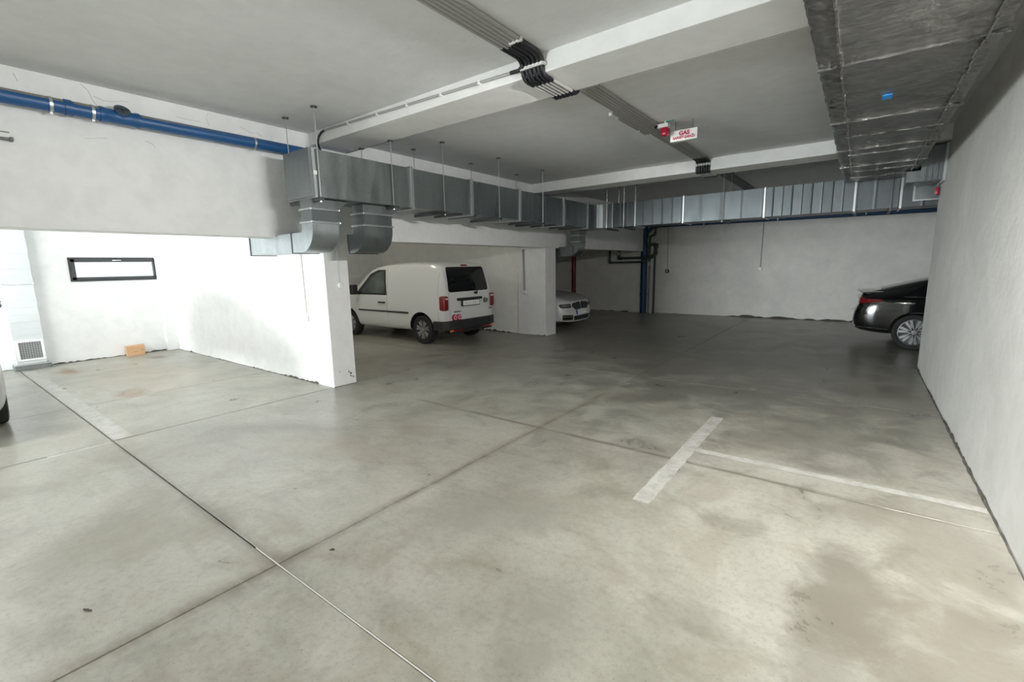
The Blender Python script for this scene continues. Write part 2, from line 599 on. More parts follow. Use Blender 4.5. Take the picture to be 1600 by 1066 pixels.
def ragged(name, parent, p0, p1, nrm, hmax=0.03, seed=1, step=0.06, prob=0.75, mat='crumbled_edge'):
    """crumbled dark edge where a wall meets the floor"""
    rnd = random.Random(seed)
    p0, p1, nrm = Vector(p0), Vector(p1), Vector(nrm)
    L = (p1 - p0).length
    d = (p1 - p0) / L
    n = max(2, int(L / step))
    m = MB()
    prev = 0.006
    lvl = 0.4
    vs = []
    for i in range(n + 1):
        lvl = min(1, max(0.0, lvl + rnd.uniform(-0.3, 0.3)))
        h = 0.005 + hmax * (lvl ** 2) * (1 if rnd.random() < prob else 0.2) * rnd.uniform(0.5, 1.0)
        q = p0 + d * (L * i / n)
        out = 0.003 + 0.012 * rnd.random() * lvl
        vs.append((q + nrm * 0.002, q + nrm * 0.002 + Vector((0, 0, h)), q + nrm * (out + 0.006), h, out))
    for i in range(n):
        a, b = vs[i], vs[i + 1]
        A0 = a[2]; A1 = a[1] + nrm * 0.003
        B0 = b[2]; B1 = b[1] + nrm * 0.003
        m.add([A0, B0, B1, A1, a[0], b[0]], [[0, 1, 2, 3], [4, 5, 1, 0], [4, 3, 2, 5]])
    return m.build(name, mat, parent)


# ------------------------------------------------------------------ the garage
XR = 0.83        # right-hand wall
XP = -5.91       # face of the pillars and the deep beam above them
XW = -12.03      # wall with the strip window
YB = 15.5        # back wall
YC = 9.33        # corner where the right-hand wall ends
ZC = 3.43        # ceiling
ZS = 2.09        # underside of the deep beam
XE = 6.6         # end wall behind the black car


def structure(name, mb, mat, bevel=0.0, parent=None):
    o = mb.build(name, mat, parent, bevel=bevel)
    o['kind'] = 'structure'
    return o


# floor: base slab with sawn joints, each field a slab of its own
floor = structure('floor', MB().box(XW - 0.3, XE + 0.3, GATE_Y - 0.05, YB + 0.3, -0.2, -0.012), 'joint_dark')
tag(floor, 'worn grey polished concrete garage floor with sawn joints')
G = 0.005
xs = [XW, -7.85, -5.93, -2.56, 2.3, XE]
ys = [GATE_Y, -1.55, 1.10, 3.84, 6.55, 9.25, 12.2, YB]
for i in range(len(xs) - 1):
    for j in range(len(ys) - 1):
        if xs[i] >= 2.3 and ys[j + 1] <= 9.3: continue
        x0, x1, y0, y1 = xs[i] + G, xs[i + 1] - G, ys[j] + G, ys[j + 1] - G
        if xs[i] == XW: x0 = XW - 0.05
        if xs[i + 1] == XE: x1 = XE + 0.05
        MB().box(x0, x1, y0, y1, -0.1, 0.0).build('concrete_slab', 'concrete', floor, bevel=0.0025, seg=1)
MB().box(-2.83, -0.9, 1.0975, 1.1025, -0.004, 0.0012).build('joint_sealant', 'joint_white', floor)


def line(x0, x1, y0, y1, mat='worn_line_paint', seed=0, skew=0.0):
    """painted parking line with slightly uneven edges"""
    rnd = random.Random(seed)
    m = MB()
    lx, ly = x1 - x0, y1 - y0
    n = 24
    top, bot = [], []
    for i in range(n + 1):
        t = i / n
        a, b = rnd.uniform(-0.006, 0.006), rnd.uniform(-0.006, 0.006)
        if lx > ly:
            top.append((x0 + lx * t, y1 + a + skew * t, 0.0015)); bot.append((x0 + lx * t, y0 + b + skew * t, 0.0015))
        else:
            top.append((x1 + a + skew * t, y0 + ly * t, 0.0015)); bot.append((x0 + b + skew * t, y0 + ly * t, 0.0015))
    for i in range(n):
        m.add([top[i], top[i + 1], bot[i + 1], bot[i]], [[0, 1, 2, 3]])
    poly = m
    o = poly.build('parking_line', mat, floor)
    return o


line(-1.185, -1.060, 2.975, 5.20, seed=1)
line(-1.060, 0.815, 4.105, 4.19, seed=2, skew=0.02)
line(-11.55, -5.945, 1.115, 1.27, seed=3)
line(-5.925, -5.87, 0.62, 1.08, seed=4)
line(-9.7, -5.9, 6.34, 6.44, 'faint_line_paint', 5)
line(-5.90, -5.80, 5.88, 6.80, 'faint_line_paint', 6)
line(-1.06, -0.98, 6.55, 6.72, 'faint_line_paint', 7)
line(-0.95, 0.4, 6.86, 6.93, 'faint_line_paint', 8)

# ceiling and beams
ceiling = structure('ceiling', MB().box(XW - 0.3, XE + 0.3, GATE_Y - 0.3, YB + 0.3, ZC, ZC + 0.25), 'ceiling_paint')
B1 = (3.50, 4.03, 3.275)
B2 = (8.62, 9.12, 3.235)
for k, (y0, y1, z) in enumerate((B1, B2)):
    o = structure('ceiling_beam', MB().box(XP - 0.02, XR, y0, y1, z, ZC + 0.02), 'beam_paint', bevel=0.008)
    tag(o, ('white ceiling beam nearest the camera, crossed by black sleeved cables',
            'white ceiling beam behind the hanging gas sign')[k])
o = structure('ceiling_beam', MB().box(XP - 0.02, XR, -2.1, -1.6, 3.275, ZC + 0.02), 'beam_paint')
tag(o, 'white ceiling beam crossing the aisle behind the viewer')

# deep longitudinal beam over the pillars
deep = structure('beam_over_pillars', MB().box(XP - 0.32, XP, GATE_Y, YB, ZS, ZC + 0.02), 'plaster', bevel=0.006)
tag(deep, 'deep white concrete beam running along the row of pillars')

# right-hand wall
wr = structure('wall_right', MB().box(XR, XR + 0.3, GATE_Y, YC, -0.05, ZC + 0.02), 'plaster_right', bevel=0.01)
wr2 = structure('wall_recess', MB().box(XR + 0.3, XE + 0.3, YC - 0.3, YC, -0.05, ZC + 0.02), 'plaster_back')
ragged('crumbled_base', wr, (XR, -1, 0), (XR, YC, 0), (-1, 0, 0), 0.035, 3)
wb = structure('wall_back', MB().box(XW - 0.3, XE + 0.3, YB, YB + 0.3, -0.05, ZC + 0.02), 'plaster_back')
ragged('crumbled_base', wb, (-10.5, YB, 0), (XE, YB, 0), (0, -1, 0), 0.07, 5, step=0.12)
we = structure('wall_end', MB().box(XE, XE + 0.3, YC, YB, -0.05, ZC + 0.02), 'plaster_back')

# wall with the strip window (opening left in it)
WY0, WY1, WZ0, WZ1 = 2.01, 3.415, 1.537, 1.995
m = MB()
m.box(XW - 0.3, XW, GATE_Y, WY0, -0.05, ZC)
m.box(XW - 0.3, XW, WY1, YB, -0.05, ZC)
m.box(XW - 0.3, XW, WY0, WY1, -0.05, WZ0)
m.box(XW - 0.3, XW, WY0, WY1, WZ1, ZC)
ww = structure('wall_left', m, 'plaster')
ragged('crumbled_base', ww, (XW, -1.0, 0), (XW, 3.57, 0), (1, 0, 0), 0.03, 8, step=0.05)
# small projection in the bay corner
pc = structure('pillar_corner', MB().box(XW, XW + 0.12, 3.36, 3.58, 0, ZC), 'plaster', bevel=0.01)

# strip window
win = bpy.data.objects.new('window_1', None)
COL.objects.link(win)
win.location = (XW, (WY0 + WY1) / 2, WZ0)
win['world_parts'] = 1
tag(win, 'narrow horizontal strip window with dark grey frame and bright sky', None, None, 'structure')
fx0, fx1 = XW - 0.05, XW + 0.018
fw = 0.028
m = MB()
m.box(fx0, fx1, WY0, WY1, WZ0, WZ0 + fw); m.box(fx0, fx1, WY0, WY1, WZ1 - fw, WZ1)
m.box(fx0, fx1, WY0, WY0 + fw, WZ0 + fw, WZ1 - fw); m.box(fx0, fx1, WY1 - fw, WY1, WZ0 + fw, WZ1 - fw)
m.build('window_frame', 'window_frame', win, bevel=0.003)
m = MB()
a, b_, c_, d_ = WY0 + fw, WY1 - fw, WZ0 + fw, WZ1 - fw
sw = 0.062
sx0, sx1 = XW - 0.045, XW + 0.036
m.box(sx0, sx1, a, b_, c_, c_ + sw * 0.85); m.box(sx0, sx1, a, b_, d_ - sw, d_)
m.box(sx0, sx1, a, a + sw, c_, d_); m.box(sx0, sx1, b_ - sw, b_, c_, d_)
sash = m.build('sash', 'window_frame', win, bevel=0.004)
MB().box(XW - 0.012, XW - 0.006, a + 0.05, b_ - 0.05, c_ + 0.05, d_ - 0.05).build('pane', 'window_glass', win)
h = MB()
h.box(sx1, sx1 + 0.012, 2.66, 2.72, d_ - sw + 0.02, d_ - sw + 0.045)
h.box(sx1 + 0.012, sx1 + 0.026, 2.66, 2.80, d_ - sw + 0.026, d_ - sw + 0.042)
h.build('window_handle', 'chrome', win, bevel=0.003)

# partitions between bays and the pillars that end them
p1 = structure('partition_wall', MB().box(XW, XP - 0.38, 3.572, 3.94, -0.05, ZC), 'plaster')
tag(p1, 'brightly lit white partition wall beside the strip window bay')
ragged('crumbled_base', p1, (XW, 3.572, 0), (XP - 0.4, 3.572, 0), (0, -1, 0), 0.035, 11)
pl1 = structure('pillar', MB().box(XP - 0.38, XP, 3.572, 3.945, -0.05, ZS + 0.02), 'plaster', bevel=0.012)
tag(pl1, 'white pillar nearest the camera, scuffed near its foot')
ragged('crumbled_base', pl1, (XP, 3.58, 0), (XP, 3.94, 0), (1, 0, 0), 0.03, 12)
p2 = structure('partition_wall', MB().box(XW, -6.73, 9.255, 9.68, -0.05, ZC), 'plaster_van')
tag(p2, 'cream partition wall behind the white van')
ragged('crumbled_base', p2, (XW, 9.255, 0), (-6.73, 9.255, 0), (0, -1, 0), 0.06, 13)
pl2 = structure('pillar', MB().box(-6.75, XP - 0.03, 9.225, 9.70, -0.05, ZS + 0.02), 'plaster', bevel=0.012)
tag(pl2, 'white pillar between the van and the parked white saloon')
ragged('crumbled_base', pl2, (-6.75, 9.225, 0), (XP - 0.03, 9.225, 0), (0, -1, 0), 0.045, 14)
# scuffs on the first pillar
s = MB()
rnd = random.Random(3)
for k in range(5):
    y, z = 3.83 + rnd.uniform(-0.02, 0.09), 0.12 + rnd.uniform(-0.02, 0.09)
    s.add([(XP + 0.001, y, z), (XP + 0.001, y + 0.02, z - 0.02), (XP + 0.001, y + 0.03, z - 0.012), (XP + 0.001, y + 0.012, z + 0.012)], [[0, 1, 2, 3]])
s.build('paint_chips', 'crumbled_edge', pl1)['kind'] = 'stuff'
MB().add([(XP + 0.001, 3.66, 0.2), (XP + 0.001, 3.69, 0.21), (XP + 0.001, 3.70, 0.225), (XP + 0.001, 3.67, 0.215)], [[0, 1, 2, 3]]).build('paint_chip', 'leaf_yellow', pl1)

# pilaster on the back wall
plr = structure('pillar_back', MB().box(-6.47, -5.98, YB - 0.05, YB, -0.05, ZC), 'plaster_back')

# rear wall with the open gate (behind the viewer), ground outside
m = MB()
gx = [XW - 0.3, GATES[0][0], GATES[0][1], XR + 0.3]
m.box(gx[0], gx[1], GATE_Y - 0.25, GATE_Y, -0.05, ZC); m.box(gx[2], gx[3], GATE_Y - 0.25, GATE_Y, -0.05, ZC)
m.box(gx[1], gx[2], GATE_Y - 0.25, GATE_Y, GATES[0][3], ZC)
structure('wall_front', m, 'plaster')
structure('ground_outside', MB().box(-30, 20, -30, GATE_Y - 0.25, -0.2, -0.02), 'outside_ground')

# cracks in the beam above the blue pipe
cr = MB()
for pts in ([(1.28, 3.42), (1.33, 3.37), (1.35, 3.30), (1.38, 3.25)], [(1.36, 3.33), (1.43, 3.31), (1.50, 3.315), (1.58, 3.34), (1.63, 3.345)],
            [(2.02, 3.30), (2.12, 3.295), (2.25, 3.30)], [(2.33, 3.41), (2.31, 3.35), (2.33, 3.28)], [(0.85, 3.38), (0.87, 3.32)],
            [(2.66, 3.34), (2.78, 3.29), (2.84, 3.31), (2.90, 3.28)], [(1.25, 2.93), (1.35, 2.955), (1.42, 2.965)], [(1.72, 3.0), (1.78, 2.98), (1.80, 2.95)]):
    for a, b in zip(pts[:-1], pts[1:]):
        t = 0.0022
        cr.add([(XP + 0.001, a[0] - t, a[1] - t), (XP + 0.001, b[0] - t, b[1] - t), (XP + 0.001, b[0] + t, b[1] + t), (XP + 0.001, a[0] + t, a[1] + t)], [[0, 1, 2, 3]])
cr.build('hairline_cracks', 'crack', deep)['kind'] = 'stuff'

# ------------------------------------------------------------------ ventilation duct along the pillars
DX0, DX1, DZ0, DZ1 = -5.45, -4.92, 2.485, 2.995
DY0 = 2.90


def ribbed_section(L, u0, u1, z0, z1, rib, depth=0.006):
    """box duct section, along u, beads pressed into the sheet every rib metres: returns list of (u, off)"""
    st = []
    n = max(1, int(round(L / rib)))
    for i in range(n):
        a = i * L / n
        b = (i + 1) * L / n
        st += [(a, 0), (a + (b - a) * 0.80, depth * (1 if i % 2 else 0.4)), (a + (b - a) * 0.9, depth * 1.6), (b - 1e-4, 0)]
    st.append((L, 0))
    return st


def duct_y(name, y0, y1, parent, rib=None, mat='galvanised', depth=0.006):
    m = MB()
    st = ribbed_section(y1 - y0, 0, 0, 0, 0, rib, depth) if rib else [(0, 0), (y1 - y0, 0)]
    rings = []
    for u, o in st:
        rings.append([(DX0 - o, y0 + u, DZ0 - o * .3), (DX1 + o, y0 + u, DZ0 - o * .3), (DX1 + o, y0 + u, DZ1 + o * .3), (DX0 - o, y0 + u, DZ1 + o * .3)])
    vs = [p for r in rings for p in r]
    fs = [[0, 1, 2, 3], [(len(rings) - 1) * 4 + k for k in range(4)]]
    for i in range(len(rings) - 1):
        for k in range(4):
            fs.append([i * 4 + k, i * 4 + (k + 1) % 4, (i + 1) * 4 + (k + 1) % 4, (i + 1) * 4 + k])
    return m.add(vs, fs).build(name, mat, parent)


CY0, CY1 = 9.72, 10.25          # the cross duct


def duct_x(name, x0, x1, parent, rib=None, mat='galvanised', depth=0.006):
    m = MB()
    st = ribbed_section(x1 - x0, 0, 0, 0, 0, rib, depth) if rib else [(0, 0), (x1 - x0, 0)]
    rings = []
    for u, o in st:
        rings.append([(x0 + u, CY0 - o, DZ0 - o * .3), (x0 + u, CY1 + o, DZ0 - o * .3), (x0 + u, CY1 + o, DZ1 + o * .3), (x0 + u, CY0 - o, DZ1 + o * .3)])
    vs = [p for r in rings for p in r]
    fs = [[0, 1, 2, 3], [(len(rings) - 1) * 4 + k for k in range(4)]]
    for i in range(len(rings) - 1):
        for k in range(4):
            fs.append([i * 4 + k, i * 4 + (k + 1) % 4, (i + 1) * 4 + (k + 1) % 4, (i + 1) * 4 + k])
    return m.add(vs, fs).build(name, mat, parent)


def rect_ring(c0, c1, z0, z1, t, w, axis, at):
    """flange frame round a duct: outer rectangle c0..c1, z0..z1 grown by w, thickness t along axis"""
    m = MB()
    def bx(a0, a1, b0, b1):
        if axis == 'y': m.box(a0, a1, at - t / 2, at + t / 2, b0, b1)
        elif axis == 'x': m.box(at - t / 2, at + t / 2, a0, a1, b0, b1)
        else: m.box(a0, a1, b0, b1, at - t / 2, at + t / 2)
    bx(c0 - w, c1 + w, z1, z1 + w); bx(c0 - w, c1 + w, z0 - w, z0)
    bx(c0 - w, c0, z0, z1); bx(c1, c1 + w, z0, z1)
    return m


duct = thing('ventilation_duct', ((DX0 + DX1) / 2, DY0, DZ0),
             'long galvanised rectangular duct hung from rods beside the pillars', 'duct')
FL = [4.34, 5.55, 6.82, 8.35, 9.38]
edges = [DY0] + FL
for k in range(len(edges) - 1):
    duct_y('duct_section', edges[k] + 0.002, edges[k + 1] - 0.002, duct, (None, None, 0.30, 0.22, 0.15)[k], ('galvanised_dull', 'galvanised_dull', 'galvanised', 'galvanised', 'galvanised')[k], (0, 0, .002, .003, .004)[k])
for y in FL:
    rect_ring(DX0, DX1, DZ0, DZ1, 0.045, 0.022, 'y', y).build('flange', 'steel', duct, bevel=0.003)
# end cap with folded seam strips
m = MB()
m.box(DX0 - 0.004, DX1 + 0.004, DY0 - 0.006, DY0, DZ0 - 0.004, DZ1 + 0.004)
m.build('end_cap', 'galvanised_dull', duct)
rect_ring(DX0, DX1, DZ0, DZ1, 0.03, 0.012, 'y', DY0 + 0.045).build('flange', 'steel', duct, bevel=0.003)
rect_ring(DX0, DX1, DZ0, DZ1, 0.02, 0.012, 'y', DY0 + 0.115).build('flange', 'galvanised_dull', duct, bevel=0.003)
MB().box(DX1, DX1 + 0.02, DY0 + 0.03, DY0 + 0.07, 2.72, 2.76).build('seam_clip', 'white_plastic', duct)
# corner bend
poly = [(DX0, 9.38), (DX1, 9.38)] + [(p[0], p[1]) for p in arc((DX1 + 0.34, CY0 - 0.34), 0.34, 180, 90, 8, 'xy')] + [(-4.50, CY0), (-4.50, CY1), (DX0, CY1)]
MB().prism(poly, 'z', DZ0, DZ1).build('corner_bend', 'galvanised', duct)

# hanger rods with ceiling anchors and carrier bars under the duct
for y, zt, back in ((2.985, ZC, 1), (4.00, B1[2], 1), (4.92, ZC, 1), (6.20, ZC, 1), (7.52, ZC, 1)):
    for x in ((-4.885, -5.49) if back else (-4.885,)):
        m = MB()
        m.tube([(x, y, DZ0 - 0.03), (x, y, zt - 0.01)], 0.006, 6)
        rod = m.build('hanger_rod', 'steel', duct)
        MB().lathe([(0.036, zt - 0.012), (0.036, zt)], 12, 'z', (x, y, 0)).build('ceiling_anchor', 'dark_steel', rod)
    bar = MB().box(-5.53, -4.855, y - 0.02, y + 0.02, DZ0 - 0.045, DZ0 - 0.006).build('carrier_bar', 'dark_steel', duct)
    MB().lathe([(0.014, DZ0 - 0.062), (0.014, DZ0 - 0.046)], 8, 'z', (-4.885, y, 0)).build('nut', 'steel', bar)
for y in (5.30, 5.62, 6.85, 7.25, 8.0, 8.7, 9.1):
    MB().box(-5.50, -4.90, y - 0.015, y + 0.015, DZ0 - 0.03, DZ0 - 0.002).build('carrier_bar', 'dark_steel', duct)

# outlet bends under the duct


def outlet(y0, y1, x_end, flare, label, lit=True, xo=-5.03):
    xi = xo - 0.23
    zt_, R_in = 2.115, 0.05
    R_out = R_in + (xo - xi)
    zbend = zt_ + R_in            # height where the arc starts
    cx = xi - R_in
    # bend: quarter circle turning under the deep beam
    n = 10
    outer = [(cx + R_out * math.cos(R(a)), zbend + R_out * math.sin(R(a))) for a in [-90 * i / n for i in range(n + 1)]]
    inner = [(cx + R_in * math.cos(R(a)), zbend + R_in * math.sin(R(a))) for a in [-90 * i / n for i in range(n + 1)]]
    poly = [(xo, zbend + 0.05)] + outer + [(x_end, zbend - R_out), (x_end, zbend - R_in)] + inner[::-1] + [(xi, zbend + 0.05)]
    o = MB().prism(poly, 'y', y0, y1).build('outlet_bend', 'galvanised_lit' if lit else 'galvanised', duct, smooth=True)
    o['label'] = label
    # flared neck
    m = MB()
    prof = [(DZ0 - 0.008, flare), (DZ0 - 0.05, flare * 0.55), (DZ0 - 0.10, flare * 0.15), (DZ0 - 0.13, 0.0), (zbend + 0.20, 0.0)]
    rings = [[(xi, y0, z), (xo, y0, z), (xo, y1 + f, z), (xi, y1 + f, z)] for z, f in prof]
    vs = [p for r in rings for p in r]
    fs = [[0, 1, 2, 3], [(len(rings) - 1) * 4 + k for k in range(4)]]
    for i in range(len(rings) - 1):
        for k in range(4):
            fs.append([i * 4 + k, i * 4 + (k + 1) % 4, (i + 1) * 4 + (k + 1) % 4, (i + 1) * 4 + k])
    m.add(vs, fs).build('neck', 'galvanised_dull', o)
    # collar between two flanges
    MB().box(xi + 0.002, xo - 0.002, y0 + 0.002, y1 - 0.002, zbend + 0.02, zbend + 0.21).build('collar', 'galvanised', o)
    for z in (zbend + 0.20, zbend + 0.055):
        f = rect_ring(xi, xo, y0, y1, 0.022, 0.018, 'z', z).build('flange', 'steel', o, bevel=0.003)
        for yy in (y0 + 0.02, (y0 + y1) / 2, y1 - 0.02):
            MB().lathe([(0.012, xo + 0.018), (0.012, xo + 0.03)], 6, 'x', (0, yy, z)).build('bolt', 'steel', o)
    if x_end < -5.6:
        rect_ring(y0, y1, zbend - R_out, zbend - R_in, 0.02, 0.008, 'x', -5.52).build('flange', 'dark_steel', o)
    rect_ring(y0, y1, zbend - R_out, zbend - R_in, 0.025, 0.01, 'x', x_end + 0.0126).build('flange', 'dark_steel', o)
    return o


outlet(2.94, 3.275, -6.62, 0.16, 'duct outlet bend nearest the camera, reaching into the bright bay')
outlet(3.63, 4.07, -5.40, 0.16, 'duct outlet bend beside the right edge of the nearest pillar', False)
outlet(9.80, 10.12, -6.45, 0.05, 'far duct outlet bend beside the second pillar', False, -5.36)

# ------------------------------------------------------------------ cross duct at the far end of the aisle
cross = thing('cross_duct', (0, CY0, DZ0), 'galvanised ribbed duct spanning the aisle before the back wall', 'duct')
fx = [-4.46, -3.96, -2.95, -1.50, -0.17, 0.42, 1.6, 3.2, 4.8]
for k in range(len(fx) - 1):
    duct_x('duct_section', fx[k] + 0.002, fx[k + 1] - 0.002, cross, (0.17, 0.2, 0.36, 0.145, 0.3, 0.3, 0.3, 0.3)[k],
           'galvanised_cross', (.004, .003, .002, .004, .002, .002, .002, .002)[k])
for k, x in enumerate(fx[1:-1]):
    rect_ring(CY0, CY1, DZ0, DZ1, 0.03, 0.018, 'x', x).build('flange', 'steel', cross, bevel=0.003)
rect_ring(CY0, CY1, DZ0, DZ1, 0.03, 0.018, 'x', -4.48).build('flange', 'steel', cross, bevel=0.003)
for x in (-4.6, -4.2, -2.2, -0.15, 0.30):
    MB().box(x - 0.015, x + 0.015, CY0 - 0.06, CY1 + 0.06, DZ0 - 0.05, DZ0 - 0.018).build('carrier_bar', 'dark_steel', cross)
    for yy in (CY0 - 0.05, CY1 + 0.05):
        rod = MB().tube([(x, yy, DZ0 - 0.05), (x, yy, ZC - 0.01)], 0.006, 6).build('hanger_rod', 'steel', cross)
        MB().lathe([(0.034, ZC - 0.012), (0.034, ZC)], 12, 'z', (x, yy, 0)).build('ceiling_anchor', 'dark_steel', rod)
# small damper box on its face
dmp = MB()
dmp.box(0.56, 0.93, CY0 - 0.03, CY0 - 0.008, 2.56, 2.90)
dm = dmp.build('access_panel', 'galvanised_dull', cross, bevel=0.004)
rect_ring(0.58, 0.91, 2.58, 2.88, 0.014, 0.02, 'y', CY0 - 0.036).build('panel_frame', 'steel', dm)

# ------------------------------------------------------------------ foil wrapped duct by the right-hand wall
FX0, FX1, FZ0, FZ1 = -0.335, 0.555, 2.92, 3.22
foil = thing('foil_wrapped_duct', ((FX0 + FX1) / 2, 4.0, FZ0), 'wide duct wrapped in crinkled aluminium foil along the right-hand wall', 'duct')
fy = [-3.0, -0.5, 1.2, 2.55, 3.87, 5.41, 6.75, 7.95, 9.55]


def foil_section(y0, y1, seed):
    rnd = random.Random(seed)
    nx, ny = 26, max(6, int((y1 - y0) / 0.045))
    pts = []
    ncr = [(rnd.uniform(0, 1), rnd.uniform(0, 1), rnd.uniform(-1.2, 1.2), rnd.uniform(0.04, 0.16)) for _ in range(10)]
    prof = []
    r = 0.035
    prof.append((FX0, FZ1))
    prof.append((FX0, (FZ0 + FZ1) / 2))
    for k in range(4):
        a = R(180 + 90 * k / 3)
        prof.append((FX0 + r + r * math.cos(a), FZ0 + r + r * math.sin(a)))
    for k in range(1, nx):
        t = k / nx
        prof.append((FX0 + r + (FX1 - FX0 - 2 * r) * t, FZ0))
    for k in range(4):
        a = R(270 + 90 * k / 3)
        prof.append((FX1 - r + r * math.cos(a), FZ0 + r + r * math.sin(a)))
    prof.append((FX1, (FZ0 + FZ1) / 2))
    prof.append((FX1, FZ1))
    m = MB()
    n = len(prof)
    for j in range(ny + 1):
        v = j / ny
        for i, (x, z) in enumerate(prof):
            u = i / (n - 1)
            d = rnd.uniform(-0.0012, 0.0012)
            for cu, cv, an, wd in ncr:
                s_ = (u - cu) * math.cos(an) * 1.3 + (v - cv) * math.sin(an)
                d += 0.0055 * math.exp(-(s_ / (wd * 0.25)) ** 2) * math.cos(7 * (u + v + cu))
            edge = min(u, 1 - u)
            if edge < 0.25: d += rnd.uniform(-0.006, 0.006)
            sag = -0.012 * math.sin(math.pi * v) * math.sin(math.pi * u)
            if i < 5: pts.append((x - d, y0 + (y1 - y0) * v, z))
            elif i > n - 6: pts.append((x + d, y0 + (y1 - y0) * v, z))
            else: pts.append((x, y0 + (y1 - y0) * v, z + d + sag))
    fs = []
    for j in range(ny):
        for i in range(n - 1):
            fs.append([j * n + i, j * n + i + 1, (j + 1) * n + i + 1, (j + 1) * n + i])
    for j in range(ny):
        fs.append([j * n, (j + 1) * n, (j + 1) * n + n - 1, j * n + n - 1])
    fs.append([i for i in range(n)])
    fs.append([ny * n + i for i in range(n)][::-1])
    m.add(pts, fs)
    me = m.mesh('foil_section', 'aluminium_foil')
    for p in me.polygons: p.use_smooth = len(p.vertices) == 4
    return link('foil_section', me, foil)


for k in range(len(fy) - 1):
    foil_section(fy[k], fy[k + 1], 20 + k)


def tape_y(y, w, x0=None, x1=None, seed=0):
    rnd = random.Random(seed)
    m = MB()
    n = 14
    x0 = FX0 - 0.004 if x0 is None else x0
    x1 = FX1 + 0.004 if x1 is None else x1
    for i in range(n):
        a, b = x0 + (x1 - x0) * i / n, x0 + (x1 - x0) * (i + 1) / n
        dz = rnd.uniform(0.003, 0.010)
        dy = rnd.uniform(-0.006, 0.006)
        m.box(a, b, y - w / 2 + dy, y + w / 2 + dy, FZ0 - 0.006 - dz, FZ0 + 0.003)
    return m.build('foil_tape', 'foil_tape', foil)


for k, y in enumerate(fy[1:-1]):
    tape_y(y, 0.03, seed=k)
for k, (y, w_) in enumerate(((6.05, 0.02), (7.1, 0.05), (8.4, 0.04), (9.0, 0.03))):
    tape_y(y, w_, FX0 + 0.1, FX1 - 0.05, 30 + k)
m = MB()
rnd = random.Random(2)
for i in range(60):                           # lengthwise overlap of the foil
    a, b = 0.2 + 9.3 * i / 60, 0.2 + 9.3 * (i + 1) / 60
    q = -0.215 + rnd.uniform(-0.008, 0.008)
    m.box(q, q + 0.012, a, b, FZ0 - 0.012 - rnd.uniform(0, 0.006), FZ0 + 0.004)
m.build('foil_overlap', 'foil_tape', foil)
m = MB()
for i in range(60):
    a, b = 0.2 + 9.3 * i / 60, 0.2 + 9.3 * (i + 1) / 60
    q = 0.455 + rnd.uniform(-0.01, 0.01)
    m.box(q, q + 0.012, a, b, FZ0 - 0.012 - rnd.uniform(0, 0.007), FZ0 + 0.004)
m.build('foil_overlap', 'foil_tape', foil)
MB().box(0.025, 0.085, 4.70, 4.82, FZ0 - 0.016, FZ0 - 0.010).build('blue_sticker', 'tag_blue', foil)

# branch through the wall near its end
br = thing('branch_duct', (0.68, 8.75, 2.75), 'short ribbed metal branch duct between foil duct and wall', 'duct')
m = MB()
nr = 9
for i in range(nr):
    a = FX1 + 0.008 + (XR - FX1 - 0.012) * i / nr
    b = FX1 + 0.008 + (XR - FX1 - 0.012) * (i + 1) / nr
    m.box(a, b, 8.78 - 0.022 * (i % 2), 9.30, 2.74, 3.2)
m.box(FX1 - 0.14, FX1 + 0.01, 8.80, 9.28, 2.745, FZ0 - 0.03)
m.build('branch_body', 'galvanised', br)
MB().box(XR - 0.035, XR - 0.005, 8.74, 9.34, 2.72, 3.22).build('flange', 'steel', br)

# ------------------------------------------------------------------ blue drain pipe along the deep beam
bp_ = thing('drain_pipe', (-5.80, 0.0, 3.15), 'thick blue plastic drain pipe strapped along the deep white beam', 'pipe')
PX, PZ, PR = -5.795, 3.152, 0.06
MB().tube([(PX, -6.9, PZ - 0.03), (PX, 1.12, PZ)], PR, 20).build('pipe_run', 'blue_pipe_plastic', bp_, smooth=True)
MB().tube([(PX, 1.12, PZ), (PX, 1.17, PZ)], PR + 0.008, 20).build('pipe_socket', 'blue_pipe_plastic', bp_, smooth=True)
MB().tube([(PX, 1.17, PZ), (PX, 1.36, PZ)], PR, 20).build('pipe_run', 'blue_pipe_plastic', bp_, smooth=True)
tee = MB().tube([(PX, 1.36, PZ), (PX, 1.39, PZ), (PX, 1.40, PZ), (PX, 1.62, PZ), (PX, 1.63, PZ), (PX, 1.66, PZ)], [PR + .009, PR + .009, PR + .004, PR + .004, PR + .009, PR + .009], 20).build('pipe_tee', 'blue_pipe_plastic', bp_, smooth=True)
d_ = Vector((0.75, 0.0, 0.66)).normalized()
c0 = Vector((PX, 1.52, PZ))
MB().tube([c0, c0 + d_ * 0.082], 0.052, 20).build('branch_stub', 'blue_pipe_plastic', tee, smooth=True)
MB().tube([c0 + d_ * 0.078, c0 + d_ * 0.092], 0.062, 24).build('cap', 'dark_cap', tee)
ax = Vector((0, 1, 0)); bx_ = d_.cross(ax)
mm = MB()
for v in (ax, bx_):
    pA, pB = c0 + d_ * 0.095 - v * 0.05, c0 + d_ * 0.095 + v * 0.05
    mm.tube([pA, pB], 0.004, 5)
mm.build('cap_ribs', 'black_plastic', tee)
MB().tube([(PX, 1.66, PZ), (PX, 15.1, PZ + 0.03)], PR, 20).build('pipe_run', 'blue_pipe_plastic', bp_, smooth=True)
dust = MB()
